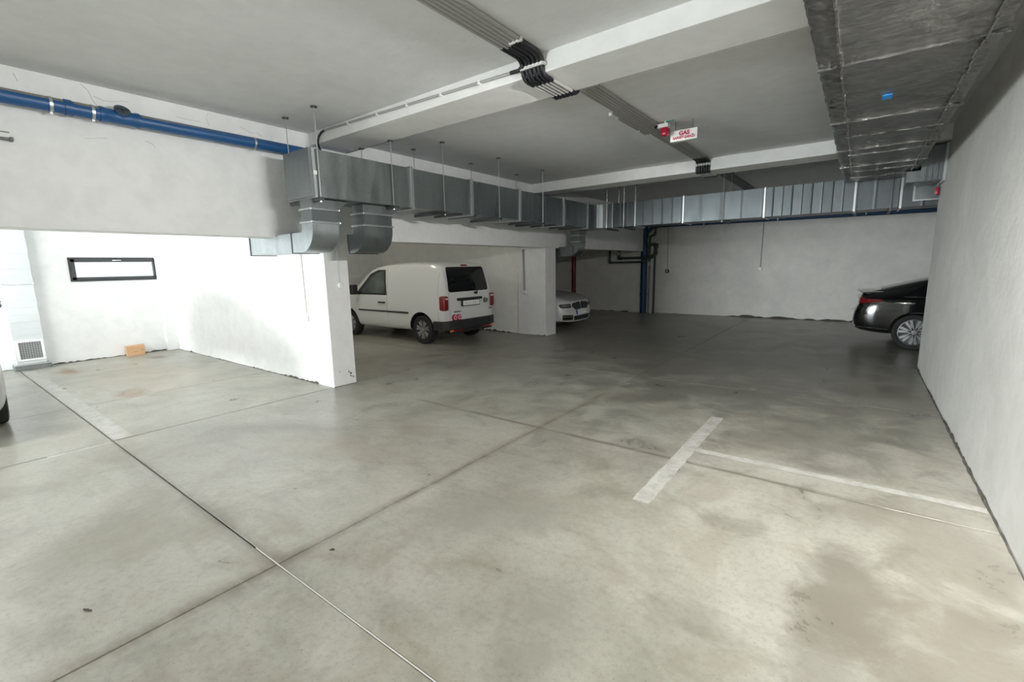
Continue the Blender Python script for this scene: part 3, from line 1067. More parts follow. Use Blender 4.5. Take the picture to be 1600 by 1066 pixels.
for (ya, yb) in ((-6.9, 1.11), (1.18, 1.355), (1.67, 9.0)):
    nst = max(2, int((yb - ya) / 0.12))
    for i in range(nst):
        a, b = ya + (yb - ya) * i / nst, ya + (yb - ya) * (i + 1) / nst
        for k in range(4):
            t0, t1 = R(28 + 26 * k), R(28 + 26 * (k + 1))
            r_ = PR + 0.0015
            dust.add([(PX + r_ * math.cos(t0), a, PZ + r_ * math.sin(t0)), (PX + r_ * math.cos(t1), a, PZ + r_ * math.sin(t1)),
                      (PX + r_ * math.cos(t1), b, PZ + r_ * math.sin(t1)), (PX + r_ * math.cos(t0), b, PZ + r_ * math.sin(t0))], [[0, 1, 2, 3]])
dust.build('dust_film', 'pipe_dust', bp_)
for y in (-2.2, 1.03, 1.31, 2.74, 5.2):
    m = MB()
    m.tube([(PX, y - 0.011, PZ), (PX, y + 0.011, PZ)], PR + 0.007, 20)
    m.box(XP - 0.001, PX - 0.03, y - 0.006, y + 0.006, PZ + 0.02, PZ + 0.035)
    m.box(PX - 0.008, PX + 0.008, y - 0.01, y + 0.01, PZ - PR - 0.02, PZ - PR)
    m.build('pipe_clamp', 'steel', bp_)

# ------------------------------------------------------------------ cable bundle on the ceiling
cab = thing('cable_bundle', (-2.33, 3.5, ZC - 0.03), 'row of grey cable conduits on the ceiling with black sleeves over the beams', 'cables')
NX = 6
X0, DXC = -2.455, 0.040


def conduit(pts, mat='conduit_grey', r=0.0145, parent=cab, name='conduit', n=8):
    return MB().tube(pts, r, n).build(name, mat, parent, smooth=True)


def jump(yA, zb, yF, yBk, x, last_in=0.30, over=0.14, zc=ZC - 0.018, black2=0.14):
    """black flexible sleeve from the ceiling round the front of a beam to its underside"""
    fz = zb - 0.018
    pts = [(x, yA, zc), (x, yF - 0.20, zc)]
    for a in range(0, 91, 18):
        pts.append((x, yF - 0.115 + 0.095 * math.sin(R(a)), zc - 0.075 * (1 - math.cos(R(a)))))
    for a in range(0, 91, 18):
        pts.append((x, yF - 0.02 + 0.075 * (1 - math.cos(R(a))), fz + 0.07 * (1 - math.sin(R(a)))))
    pts.append((x, yF + over, fz))
    return pts


for k in range(NX):
    x = X0 + k * DXC
    ya = 3.19 + 0.012 * ((k * 3) % 4) - 0.02 * k * 0.4
    conduit([(x, -1.58, ZC - 0.016), (x, ya + 0.02, ZC - 0.016)])
    xs_ = x + 0.004 * math.sin(k * 2.1)
    conduit(jump(ya, B1[2], B1[0], B1[1], xs_), 'sleeve_black', 0.0185, name='flexible_sleeve', n=10)
    conduit([(x, B1[0] + 0.12, B1[2] - 0.016), (x, B1[1] - 0.05, B1[2] - 0.016)])
    conduit([(x, B1[1] - 0.06, B1[2] - 0.018), (x, B1[1] + 0.0, B1[2] - 0.022), (x + 0.005, B1[1] + 0.035, B1[2] - 0.005), (x + 0.02, B1[1] + 0.06, B1[2] + 0.06), (x + 0.03, B1[1] + 0.09, ZC - 0.02), (x + 0.04, B1[1] + 0.16, ZC - 0.018)], 'sleeve_black', 0.0185, name='flexible_sleeve')
    x2 = x + 0.045
    conduit([(x2, B1[1] + 0.14, ZC - 0.016), (x2, B2[0] - 0.22, ZC - 0.016)])
    conduit([(x2, B2[0] - 0.25, ZC - 0.018), (x2, B2[0] - 0.08, ZC - 0.02), (x2, B2[0] - 0.03, ZC - 0.045), (x2, B2[0] - 0.02, ZC - 0.065)], 'sleeve_black', 0.0185, name='flexible_sleeve')
    conduit([(x2, B2[0] - 0.02, ZC - 0.05), (x2, B2[0] - 0.02, B2[2] + 0.075)], 'conduit_white', 0.013)
    conduit([(x2, B2[0] - 0.02, B2[2] + 0.085), (x2, B2[0] - 0.02, B2[2] + 0.0), (x2, B2[0] - 0.005, B2[2] - 0.02), (x2, B2[0] + 0.05, B2[2] - 0.02)], 'sleeve_black', 0.0185, name='flexible_sleeve')
    conduit([(x2, B2[0] + 0.04, B2[2] - 0.016), (x2, B2[1] - 0.02, B2[2] - 0.016)], 'conduit_white')
    conduit([(x2, B2[1] - 0.04, B2[2] - 0.018), (x2, B2[1] + 0.03, B2[2] - 0.02), (x2, B2[1] + 0.07, B2[2] + 0.06), (x2, B2[1] + 0.10, ZC - 0.018), (x2, B2[1] + 0.2, ZC - 0.018)], 'sleeve_black', 0.0185, name='flexible_sleeve')
    conduit([(x2, B2[1] + 0.2, ZC - 0.016), (x2, YB - 0.01, ZC - 0.016)], 'dark_steel')
# clamp strips
for (y, z, dx) in ((3.475, 3.335, 0.0),):
    m = MB()
    for k in range(NX):
        x = X0 + k * DXC
        m.lathe([(0.024, z - 0.012), (0.024, z + 0.012)], 12, 'z', (x, y, 0))
    m.box(X0 - 0.03, X0 + (NX - 1) * DXC + 0.03, y + 0.0, B1[0] + 0.001, z - 0.008, z + 0.008)
    m.build('clamp_strip', 'white_plastic', cab)
for y, n0, n1 in ((3.16, 3, 6), (5.3, -2, -1), (6.15, -2, -1)):
    for k in range(n0, n1):
        x = X0 + k * DXC + (0.045 if y > 4 else 0)
        MB().box(x - 0.02, x + 0.02, y - 0.012, y + 0.012, ZC - 0.034, ZC).build('conduit_clip', 'white_plastic', cab, bevel=0.003)
# two extra conduits joining beside the sign
for k in (1, 2):
    conduit([(X0 + 0.045 - DXC * k, 5.0 + 0.25 * k, ZC - 0.016), (X0 + 0.045 - DXC * k, 6.4, ZC - 0.016)])
# single conduit along the front of the first beam, black flexible tail on the duct
bc = thing('beam_tube', (-3.7, B1[0] - 0.02, 3.36), 'thin grey conduit running along the top of the nearest beam', 'conduit')
conduit([(X0 - 0.12, B1[0] - 0.016, 3.345), (-5.53, B1[0] - 0.016, 3.40)], 'conduit_grey', 0.013, bc)
conduit([(X0 + 0.03, B1[0] - 0.05, 3.36), (X0 - 0.03, B1[0] - 0.035, 3.335), (X0 - 0.13, B1[0] - 0.018, 3.345)], 'sleeve_black', 0.017, bc, 'flexible_sleeve')
conduit([(-5.50, B1[0] - 0.016, 3.40), (-5.57, B1[0] - 0.02, 3.385), (-5.62, B1[0] - 0.03, 3.34), (-5.635, B1[0] - 0.04, 3.27), (-5.60, B1[0] - 0.05, 3.20), (-5.50, B1[0] - 0.06, 3.10), (-5.40, B1[0] - 0.07, 3.04), (-5.3, B1[0] - 0.08, 3.012)], 'sleeve_black', 0.014, bc, 'flexible_tail')
for x in (-2.95, -3.45, -3.95, -4.45, -5.0):
    zz = 3.345 + 0.055 * (-2.57 - x) / 2.96
    MB().box(x - 0.014, x + 0.014, B1[0] - 0.030, B1[0] + 0.001, zz - 0.018, zz + 0.018).build('conduit_clip', 'white_plastic', bc, bevel=0.003)
bc2 = thing('beam_tube', (-3.0, B1[1] + 0.012, B1[2]), 'thin dark tube along the far lower edge of the nearest beam', 'conduit')  # thin tube forming the dark line along the beam's far lower edge
conduit([(XP + 0.02, B1[1] + 0.013, B1[2] + 0.012), (FX0 + 0.2, B1[1] + 0.013, B1[2] + 0.012)], 'conduit_grey', 0.012, bc2)
bc3 = thing('beam_tube', (-3.0, B2[1] + 0.012, B2[2]), 'thin dark conduit along the far lower edge of the second beam', 'conduit')
conduit([(XP + 0.02, B2[1] + 0.013, B2[2] + 0.008), (FX0 + 0.2, B2[1] + 0.013, B2[2] + 0.008)], 'dark_steel', 0.010, bc3)

# ------------------------------------------------------------------ gas sign and siren


def text_mesh(body, size, name, mat, parent, mw, bold=0.0, sx=1.0, extrude=0.0008, align='CENTER'):
    cu = bpy.data.curves.new(name, 'FONT')
    cu.body = body
    cu.size = size
    cu.align_x = align
    cu.align_y = 'CENTER'
    cu.extrude = extrude
    cu.offset = bold
    tmp = bpy.data.objects.new(name, cu)
    COL.objects.link(tmp)
    dg = bpy.context.evaluated_depsgraph_get()
    me = bpy.data.meshes.new_from_object(tmp.evaluated_get(dg))
    bpy.data.objects.remove(tmp)
    me.transform(mw @ Matrix.Scale(sx, 4, (1, 0, 0)))
    me.materials.clear()
    me.materials.append(MATS[mat])
    me.name = name
    return link(name, me, parent)


SX0, SX1, SZ0, SZ1, SY = -2.06, -1.728, 3.185, 3.315, 6.13
sign = thing('gas_warning_sign', ((SX0 + SX1) / 2, SY, SZ0), 'white box sign with red gas warning lettering hung from the ceiling', 'sign')
MB().box(SX0, SX1, SY, SY + 0.075, SZ0, SZ1).build('housing', 'sign_side', sign, bevel=0.004)
MB().box(SX0 + 0.004, SX1 - 0.004, SY - 0.004, SY - 0.0005, SZ0 + 0.004, SZ1 - 0.004).build('face_plate', 'sign_white', sign)
for x in (SX0 + 0.05, SX1 - 0.07):
    MB().tube([(x, SY + 0.04, SZ1 - 0.005), (x, SY + 0.04, ZC)], 0.003, 6).build('hanger', 'dark_steel', sign)
face = Matrix.Translation(((SX0 + SX1) / 2 + 0.008, SY - 0.006, SZ0 + 0.086)) @ Matrix.Rotation(R(90), 4, 'X')
text_mesh('GAS', 0.066, 'lettering', 'sign_red', sign, face, 0.0032, 1.05)
face = Matrix.Translation(((SX0 + SX1) / 2 + 0.005, SY - 0.006, SZ0 + 0.036)) @ Matrix.Rotation(R(90), 4, 'X')
text_mesh('NAPUSTI GARAŽU', 0.043, 'lettering', 'sign_red', sign, face, 0.0020, 0.76)

sir = thing('gas_alarm_siren', (-2.08, 6.04, 3.25), 'red beacon on a white bracket beside the gas sign', 'alarm')
MB().box(-2.14, -2.05, 5.99, 6.09, 3.250, 3.352).build('beacon', 'siren_red', sir, smooth=True, bevel=0.022, seg=4)
MB().box(-2.19, -2.055, 6.01, 6.09, 3.352, 3.40).build('bracket', 'white_plastic', sir, bevel=0.006)
MB().box(-2.10, -2.00, 6.04, 6.07, ZC - 0.006, ZC).build('mounting_plate', 'green_lamp', sir)
MB().tube([(-2.10, 6.05, 3.40), (-2.10, 6.05, ZC)], 0.012, 8).build('stem', 'white_plastic', sir)
MB().tube([(-2.18, 6.03, 3.375), (-2.20, 6.01, 3.37), (-2.215, 6.0, 3.36)], 0.016, 8).build('cable_gland', 'sleeve_black', sir)

al = thing('fire_alarm', (XR - 0.02, 9.22, 2.58), 'small red alarm sounder high on the end of the right-hand wall', 'alarm')
MB().box(XR - 0.055, XR - 0.012, 9.19, 9.30, 2.585, 2.69).build('sounder', 'siren_red', al, smooth=True, bevel=0.012, seg=3)
MB().box(XR - 0.014, XR, 9.18, 9.31, 2.575, 2.70).build('backplate', 'dark_steel', al)

# ------------------------------------------------------------------ batten lamp on the deep beam (switched off)
bl = thing('batten_lamp', (XP + 0.04, 0.0, 2.80), 'end of an unlit grey batten lamp on the deep beam at far left', 'lamp')
MB().box(XP, XP + 0.055, -0.55, 0.765, 2.83, 2.872).build('housing', 'batten_white', bl, bevel=0.004)
MB().box(XP + 0.004, XP + 0.06, -0.55, 0.755, 2.868, 2.876).build('top_edge', 'dark_steel', bl)
MB().tube([(XP + 0.04, -0.55, 2.822), (XP + 0.04, 0.75, 2.822)], 0.014, 10).build('diffuser', 'grille_dark', bl, smooth=True)
MB().box(XP, XP + 0.06, 0.75, 0.775, 2.808, 2.838).build('end_cap', 'dark_steel', bl, bevel=0.003)

# lit batten lamps added out of the picture, tuned to fit the brightness


def lit_batten(p0, p1, nrm, strength, col, label, hood=False):
    """added tube lamp between two points, housing behind it against the direction nrm"""
    p0, p1, nrm = Vector(p0), Vector(p1), Vector(nrm)
    t = thing('batten_lamp', (p0 + p1) / 2, label, 'lamp', 'added lit batten lamps')
    em = 'added_tube_light_%s' % len(MATS)
    plain(em, (0.9, 0.9, 0.9), 0.4, emit=(col, strength))
    MB().tube([p0, p1], 0.02, 12).build('tube', em, t)
    d = (p1 - p0).normalized()
    sd = d.cross(nrm)
    c = [p0 - d * 0.05 - nrm * 0.035, p1 + d * 0.05 - nrm * 0.035]
    vs = []
    for q in c:
        for a_, b_ in ((-1, 0), (1, 0), (1, -1), (-1, -1)):
            vs.append(q + sd * (0.035 * a_) + nrm * (0.035 * b_))
    MB().add(vs, [[0, 1, 2, 3], [4, 7, 6, 5], [0, 4, 5, 1], [1, 5, 6, 2], [2, 6, 7, 3], [3, 7, 4, 0]]).build('housing', 'batten_white', t)
    if hood:                                   # sheet metal hood added to keep a wall lamp's light off the ceiling
        a0, a1 = p0 - d * 0.06, p1 + d * 0.06
        m = MB()
        vs = []
        for q in (a0, a1):
            vs += [q - nrm * 0.07 + Vector((0, 0, 0.05)), q + nrm * 0.10 + Vector((0, 0, 0.035)), q + nrm * 0.10 + Vector((0, 0, 0.040)), q - nrm * 0.07 + Vector((0, 0, 0.055))]
        m.add(vs, [[0, 1, 2, 3], [4, 7, 6, 5], [0, 4, 5, 1], [1, 5, 6, 2], [2, 6, 7, 3], [3, 7, 4, 0]])
        m.build('added_hood', 'batten_white', t)
    for q, s_ in ((p0, -1), (p1, 1)):
        MB().tube([q, q + d * (0.03 * s_)], 0.022, 12).build('end_cap', 'white_plastic', t)
    return t


lit_batten((0.76, 2.3, 2.72), (0.76, 3.6, 2.72), (-1, 0, 0), 850, (1.0, 0.985, 0.965), 'added lit hooded batten lamp on the right-hand wall beside the viewer', True)  # unseen lamp added to brighten the pillars, beam face and near floor
lit_batten((-1.7, 0.2, 3.36), (-1.7, 1.5, 3.36), (0, 0, -1), 70, (1.0, 0.985, 0.955), 'added lit ceiling batten lamp over the aisle, above the viewer')  # unseen lamp added to lift the near floor
lit_batten((-8.5, -3.3, 3.36), (-8.5, -2.1, 3.36), (0, 0, -1), 660, (1.0, 0.99, 0.97), 'added lit ceiling batten lamp behind the silver car, farther from the partition wall')  # unseen lamp, added with the next to brighten the left-hand bays
lit_batten((-8.5, -1.5, 3.36), (-8.5, -0.3, 3.36), (0, 0, -1), 560, (1.0, 0.99, 0.97), 'added lit ceiling batten lamp over the silver car, nearer the partition wall')  # second unseen lamp added for the left-hand bays
lit_batten((-9.0, 4.6, 3.36), (-9.0, 5.8, 3.36), (0, 0, -1), 125, (1.0, 0.95, 0.84), 'warm lit ceiling batten lamp in the van bay')

# ------------------------------------------------------------------ sockets, switches and their conduits


def wall_run(name, label, cat, pts, box, mat='conduit_white', r=0.010, boxmat='white_plastic', pts2=None, round_=False, cap=None, group=None):
    t = thing(name, pts[-1], label, cat, group)
    MB().tube(pts, r, 8).build('conduit', mat, t, smooth=True)
    if pts2: MB().tube(pts2, r, 8).build('conduit', mat, t, smooth=True)
    b = box
    if round_:
        c = ((b[0] + b[1]) / 2, (b[2] + b[3]) / 2, (b[4] + b[5]) / 2)
        MB().lathe([(0.0, b[1]), (0.03, b[1]), (0.042, b[1] - 0.012), (0.045, b[0])], 24, 'x', (0, c[1], c[2])).build('switch_body', boxmat, t, smooth=True)
    else:
        MB().box(*b).build('socket_body', boxmat, t, bevel=0.006)
    if cap: MB().box(*cap).build('cover', 'grille_white', t, bevel=0.004)
    return t


wall_run('light_switch', 'white double conduit and socket box on the bright partition wall', 'socket',
         [(-6.52, 3.558, ZS - 0.05), (-6.49, 3.558, 1.04)], (-6.53, -6.43, 3.51, 3.572, 0.93, 1.03), pts2=[(-6.485, 3.558, ZS - 0.05), (-6.465, 3.558, 1.04)], r=0.013,
         cap=(-6.52, -6.44, 3.503, 3.512, 0.94, 1.02))
wall_run('light_switch', 'round white switch with conduit on the nearest pillar', 'switch',
         [(XP + 0.012, 3.785, ZS - 0.02), (XP + 0.012, 3.785, 1.50)], (XP, XP + 0.045, 3.74, 3.83, 1.41, 1.50), r=0.008, round_=True)
t_ = wall_run('light_switch', 'white socket at the end of grey conduits beside the second pillar', 'socket',
              [(-6.575, 9.212, ZS - 0.02), (-6.545, 9.212, 1.09)], (-6.58, -6.47, 9.17, 9.225, 1.0, 1.08), mat='conduit_grey', pts2=[(-6.54, 9.212, ZS - 0.02), (-6.52, 9.212, 1.09)], r=0.014)
wall_run('wall_socket', 'small black socket on a thin conduit near the blue pipe', 'socket',
         [(-5.165, YB - 0.012, 2.85), (-5.14, YB - 0.012, 1.47)], (-5.20, -5.085, YB - 0.06, YB, 1.36, 1.47), 'conduit_grey', 0.010, 'black_plastic',
         cap=(-5.165, -5.12, YB - 0.066, YB - 0.058, 1.39, 1.44))
wall_run('wall_socket', 'small white socket on a thin conduit midway along back wall', 'socket',
         [(-2.37, YB - 0.012, 2.85), (-2.385, YB - 0.012, 1.50)], (-2.43, -2.34, YB - 0.05, YB, 1.42, 1.51), 'conduit_grey', 0.011, 'white_plastic')

# ------------------------------------------------------------------ pipes on the back wall
vp = thing('soil_pipe', (-5.90, YB - 0.15, 0), 'vertical blue drain pipe standing before the back wall', 'pipe')
vx, vy = -5.90, YB - 0.14
MB().tube([(vx, vy, 0), (vx, vy, 2.62)], 0.105, 20).build('pipe_run', 'navy_pipe_plastic', vp, smooth=True)
for z in (0.62, 2.2, 2.55):
    MB().tube([(vx, vy, z), (vx, vy, z + 0.07)], 0.118, 20).build('pipe_socket', 'navy_pipe_plastic', vp, smooth=True)
MB().tube([(vx, vy, 2.6), (vx, vy, 3.43)], 0.105, 20).build('pipe_run', 'navy_pipe_plastic', vp, smooth=True)
MB().tube([(vx, vy, 2.52), (vx + 0.10, vy, 2.72), (vx + 0.25, vy, 2.86), (vx + 0.45, vy, 2.90), (1.2, vy, 2.84), (5.5, vy, 2.80)], 0.06, 16).build('horizontal_branch', 'navy_pipe_plastic', vp, smooth=True)
for x in (-4.0, -2.0, 0.0):
    MB().tube([(x - 0.012, vy, 2.868), (x + 0.012, vy, 2.868)], 0.07, 16).build('pipe_clamp', 'steel', vp)

gp = thing('water_pipes', (-6.6, YB - 0.1, 1.6), 'dark green water pipes looping beside the vertical blue pipe', 'pipe')
gy = YB - 0.30


def pipe(pts, r, mat, parent, name='pipe_run', joints=True):
    o = MB().tube(pts, r, 12).build(name, mat, parent, smooth=True)
    if joints:
        for p, q, s in zip(pts, pts[1:], pts[2:]):
            MB().tube([Vector(q) + (Vector(p) - Vector(q)).normalized() * (r * 2.2), q, Vector(q) + (Vector(s) - Vector(q)).normalized() * (r * 2.2)], r * 1.3, 12).build('elbow_joint', mat, parent, smooth=True)
    return o


pipe([(-7.08, gy, ZS + 0.3), (-7.08, gy, 1.735), (-5.80, gy, 1.735)], 0.036, 'green_pipe', gp)
pipe([(-6.74, gy, ZS + 0.3), (-6.74, gy, 1.875), (-5.62, gy, 1.875), (-5.46, gy, 1.98), (-5.42, gy, 2.28), (-5.62, gy, 2.30)], 0.048, 'green_pipe', gp)
pipe([(-5.66, gy, 1.735), (-5.66, gy, 2.55), (-5.50, gy, 2.62), (-5.46, gy, 2.95)], 0.034, 'green_pipe', gp)
MB().box(-6.77, -6.71, gy - 0.05, gy - 0.0, 1.93, ZS).build('pipe_label', 'white_pipe', gp)
pipe([(-5.555, YB - 0.08, 0), (-5.555, YB - 0.08, 2.32)], 0.032, 'green_pipe', gp, joints=False)
wp = thing('white_riser', (-5.66, YB - 0.1, 0), 'slim white riser pipe right of the vertical blue pipe', 'pipe')
MB().tube([(-5.655, YB - 0.12, 0), (-5.655, YB - 0.12, 2.33)], 0.034, 12).build('pipe_run', 'white_pipe', wp, smooth=True)
MB().tube([(-5.745, YB - 0.08, 0), (-5.745, YB - 0.08, 1.6)], 0.018, 10).build('thin_pipe', 'conduit_grey', wp, smooth=True)
for z in (0.5, 1.4):
    MB().box(-5.70, -5.61, YB - 0.09, YB, z, z + 0.02).build('pipe_clamp', 'steel', wp)
rp = thing('sprinkler_riser', (-8.62, YB - 0.12, 0), 'dark red fire riser pipe behind the white saloon', 'pipe')
MB().tube([(-8.62, YB - 0.12, 0), (-8.62, YB - 0.12, ZC)], 0.075, 16).build('pipe_run', 'red_pipe', rp, smooth=True)
for z in (0.4, 1.5, 2.4):
    MB().tube([(-8.62, YB - 0.12, z), (-8.62, YB - 0.12, z + 0.03)], 0.084, 16).build('pipe_clamp', 'dark_steel', rp)

# ------------------------------------------------------------------ vertical exhaust duct by the strip window
vd = thing('exhaust_duct', (-11.9, 1.28, 0), 'upright pale grey duct with a square white grille near floor', 'duct')
VX0, VX1, VY0, VY1 = XW + 0.002, XW + 0.24, 1.09, 1.47
zs = [0.11, 0.62, 0.74, 0.86, 0.99, 1.12, 1.26, 1.53, 1.66, 1.79, 1.92, 2.05, 2.3, 2.6, 2.9, ZC - 0.005]
for k in range(len(zs) - 1):
    o_ = 0.006 if k % 2 else 0.0
    MB().box(VX0, VX1 + o_, VY0 - o_, VY1 + o_, zs[k] + 0.0002, zs[k + 1] - 0.0002).build('duct_section', 'upright_duct_metal', vd, bevel=0.001, seg=1)
fl = rect_ring(VX0 + 0.03, VX1, VY0, VY1, 0.022, 0.02, 'z', 1.53).build('flange', 'steel', vd)
MB().box(VX1 + 0.018, VX1 + 0.03, 1.26, 1.30, 1.515, 1.545).build('clip', 'white_plastic', fl)
MB().box(VX0, VX1 + 0.03, VY0 - 0.03, VY1 + 0.03, 0.085, 0.108).build('foot_flange', 'steel', vd)
MB().box(VX0, VX1 + 0.01, VY0 - 0.04, VY1 + 0.05, 0.0, 0.085).build('plinth', 'galvanised_dull', vd, bevel=0.01)
gr = rect_ring(VY0 + 0.055, VY1 - 0.04, 0.20, 0.50, 0.014, 0.035, 'x', VX1 + 0.012).build('grille_frame', 'grille_white', vd, bevel=0.003)
MB().box(VX1 + 0.002, VX1 + 0.006, VY0 + 0.055, VY1 - 0.04, 0.20, 0.50).build('grille_back', 'grille_dark', gr)
for i in range(9):
    z = 0.22 + 0.0325 * i
    MB().box(VX1 + 0.006, VX1 + 0.014, VY0 + 0.055, VY1 - 0.04, z, z + 0.006).build('grille_slat', 'steel', gr)
for i in range(8):
    y = VY0 + 0.085 + 0.032 * i
    MB().box(VX1 + 0.007, VX1 + 0.012, y, y + 0.005, 0.20, 0.50).build('grille_bar', 'steel', gr)

sp_ = thing('dried_plant_sprig', (XW + 0.02, 1.04, 1.12), 'dark dried sprig with yellowish flecks on wall left of the upright duct', 'plant')
rnd = random.Random(5)
m1, m2 = MB(), MB()
for k in range(26):
    c = Vector((XW + 0.03 + rnd.uniform(0, 0.05), 1.01 + rnd.uniform(-0.09, 0.04), 1.20 + rnd.uniform(-0.07, 0.09) * (1 - 0.2 * k / 26)))
    d = Vector((rnd.uniform(-.3, .3), rnd.uniform(-1, 1), rnd.uniform(-1, 1))).normalized()
    e = d.cross(Vector((1, 0.2, 0))).normalized()
    (m2 if c.z < 1.17 and k % 2 else m1).add([c - d * 0.028, c + e * 0.012, c + d * 0.028, c - e * 0.012 + Vector((0.006, 0, 0))], [[0, 1, 2, 3]])
m1.build('leaves', 'leaf_dark', sp_)['kind'] = 'stuff'
m2.build('dry_flowers', 'leaf_yellow', sp_)['kind'] = 'stuff'
MB().tube([(XW + 0.0, 1.04, 1.26), (XW + 0.04, 1.03, 1.2), (XW + 0.05, 1.03, 1.12)], 0.004, 6).build('stem', 'twig_dark', sp_)

# ------------------------------------------------------------------ cardboard box
bxo = thing('cardboard_box', (-11.9, 2.79, 0), 'small brown cardboard box standing against the window wall', 'box', rz=R(-4), world=False)
m = MB()
W_, D_, H_ = 0.29, 0.16, 0.20
for (a, b, c, d) in ((-D_ / 2, -D_ / 2 + .006, -W_ / 2, W_ / 2), (D_ / 2 - .006, D_ / 2, -W_ / 2, W_ / 2), (-D_ / 2, D_ / 2, -W_ / 2, -W_ / 2 + .006), (-D_ / 2, D_ / 2, W_ / 2 - .006, W_ / 2)):
    m.box(a, b, c, d, 0, H_)
m.box(-D_ / 2, D_ / 2, -W_ / 2, W_ / 2, 0, 0.006)
m.build('carton', 'cardboard', bxo)
MB().box(-D_ / 2 + 0.002, D_ / 2 - 0.002, -W_ / 2 + 0.002, W_ / 2 - 0.002, H_ - 0.025, H_ - 0.018).build('inner_flap', 'cardboard_dark', bxo)
m = MB()
m.add([(D_ / 2, -W_ / 2, H_), (D_ / 2, W_ / 2, H_), (D_ / 2 - 0.06, W_ / 2, H_ + 0.018), (D_ / 2 - 0.06, -W_ / 2, H_ + 0.012)], [[0, 1, 2, 3]])
m.build('top_flap', 'cardboard', bxo)
MB().box(D_ / 2, D_ / 2 + 0.001, 0.095, 0.115, 0.09, 0.125).build('printed_mark', 'cardboard_dark', bxo)
MB().box(D_ / 2, D_ / 2 + 0.001, -0.05, 0.03, 0.075, 0.085).build('printed_mark', 'cardboard_dark', bxo)
MB().lathe([(0.013, -W_ / 2 - 0.001), (0.013, -W_ / 2)], 10, 'y', (0.0, 0, 0.11)).build('hand_hole', 'cardboard_dark', bxo)


# ------------------------------------------------------------------ cars
def body_mesh(name, stations, mat, lean_r=None, lean_f=None, arches=(), subd=2, post=None, warp=0.6):
    """loft of half-sections (x, zb, w, wt, zt, zbelt); lean_r/lean_f shear the two ends by height"""
    def half(st):
        x, zb, w_, wt, zt, zl = st
        k = min(1.0, max(0.15, (zt - zl) / 0.3))
        wb = w_ * 0.975
        return [(0, zb), (w_ * 0.55, zb), (w_ * 0.90, zb + 0.015), (w_ * 0.985, zb + 0.10), (w_, zb + (zl - zb) * 0.5), (w_ * 0.995, zl - 0.10), (wb, zl),
                (wb + (wt - wb) * 0.45 + 0.012, zl + (zt - zl) * 0.45), (wt, zt - 0.085 * k), (wt * 0.93, zt - 0.03 * k), (wt * 0.55, zt - 0.004), (0, zt)]
    rings = []
    for st in stations:
        hp = half(st)
        ring = [(st[0], y, z) for y, z in hp] + [(st[0], -y, z) for y, z in hp[-2:0:-1]]
        rings.append(ring)
    n = len(rings[0])
    L = stations[-1][0]
    vs = []
    for r_ in rings:
        for (x, y, z) in r_:
            if lean_r and x < warp: x += interp(lean_r, z) * (1 - x / warp)
            if lean_f and x > L - warp: x -= interp(lean_f, z) * (1 - (L - x) / warp)
            vs.append((x, y, z))
    fs = []
    for i in range(len(rings) - 1):
        for k in range(n):
            fs.append([i * n + k, i * n + (k + 1) % n, (i + 1) * n + (k + 1) % n, (i + 1) * n + k])
    h = n // 2
    for base in (0, (len(rings) - 1) * n):         # end caps as strips of quads across the car
        for k in range(h):
            a, b = k, k + 1
            c, d = (n - k - 1) % n, (n - k) % n
            if k == 0: fs.append([base + 0, base + 1, base + n - 1])
            elif k == h - 1: fs.append([base + h - 1, base + h, base + h + 1])
            else: fs.append([base + a, base + b, base + c, base + d])
    me = bpy.data.meshes.new(name)
    me.from_pydata(vs, [], fs)
    bm = bmesh.new(); bm.from_mesh(me)
    bmesh.ops.recalc_face_normals(bm, faces=bm.faces)
    bm.to_mesh(me); bm.free()
    me.materials.append(MATS[mat])
    me.materials.append(MATS['black_plastic'])
    tmp = bpy.data.objects.new(name, me)
    COL.objects.link(tmp)
    sm = tmp.modifiers.new('s', 'SUBSURF'); sm.levels = subd; sm.render_levels = subd
    cutters = []
    for (cx, cz, r_, yin) in arches:
        for sgn in (1, -1):
            c = MB().lathe([(r_, sgn * yin), (r_, sgn * 1.3)], 40, 'y', (cx, 0, cz)).mesh('cut', 'black_plastic')
            co = bpy.data.objects.new('cut', c); COL.objects.link(co)
            bo = tmp.modifiers.new('b', 'BOOLEAN'); bo.operation = 'DIFFERENCE'; bo.object = co; bo.solver = 'EXACT'
            bo.material_mode = 'TRANSFER'
            cutters.append(co)
    dg = bpy.context.evaluated_depsgraph_get()
    out = bpy.data.meshes.new_from_object(tmp.evaluated_get(dg))
    bpy.data.objects.remove(tmp)
    for c in cutters: bpy.data.objects.remove(c)
    for p in out.polygons: p.use_smooth = True
    out.set_sharp_from_angle(angle=R(42))
    out.name = name
    bvh = BVHTree.FromPolygons([v.co.copy() for v in out.vertices], [tuple(p.vertices) for p in out.polygons])
    return out, bvh


def interp(tab, z):
    if z <= tab[0][0]: return tab[0][1]
    for (a, b), (c, d) in zip(tab, tab[1:]):
        if z <= c: return b + (d - b) * (z - a) / (c - a)
    return tab[-1][1]


def rounded(poly, r, n=4):
    out = []
    N_ = len(poly)
    for i in range(N_):
        p, a, b = Vector(poly[i]), Vector(poly[i - 1]), Vector(poly[(i + 1) % N_])
        u, v = (a - p), (b - p)
        rr = min(r, u.length * 0.45, v.length * 0.45)
        s0, s1 = p + u.normalized() * rr, p + v.normalized() * rr
        for k in range(n + 1):
            t = k / n
            out.append(tuple(s0 * (1 - t) ** 2 + p * 2 * t * (1 - t) + s1 * t * t))
    return out


def dense(poly, step):
    out = []
    for i in range(len(poly)):
        p, q = Vector(poly[i]), Vector(poly[(i + 1) % len(poly)])
        n = max(1, int((q - p).length / step))
        for k in range(n): out.append(tuple(p + (q - p) * k / n))
    return out


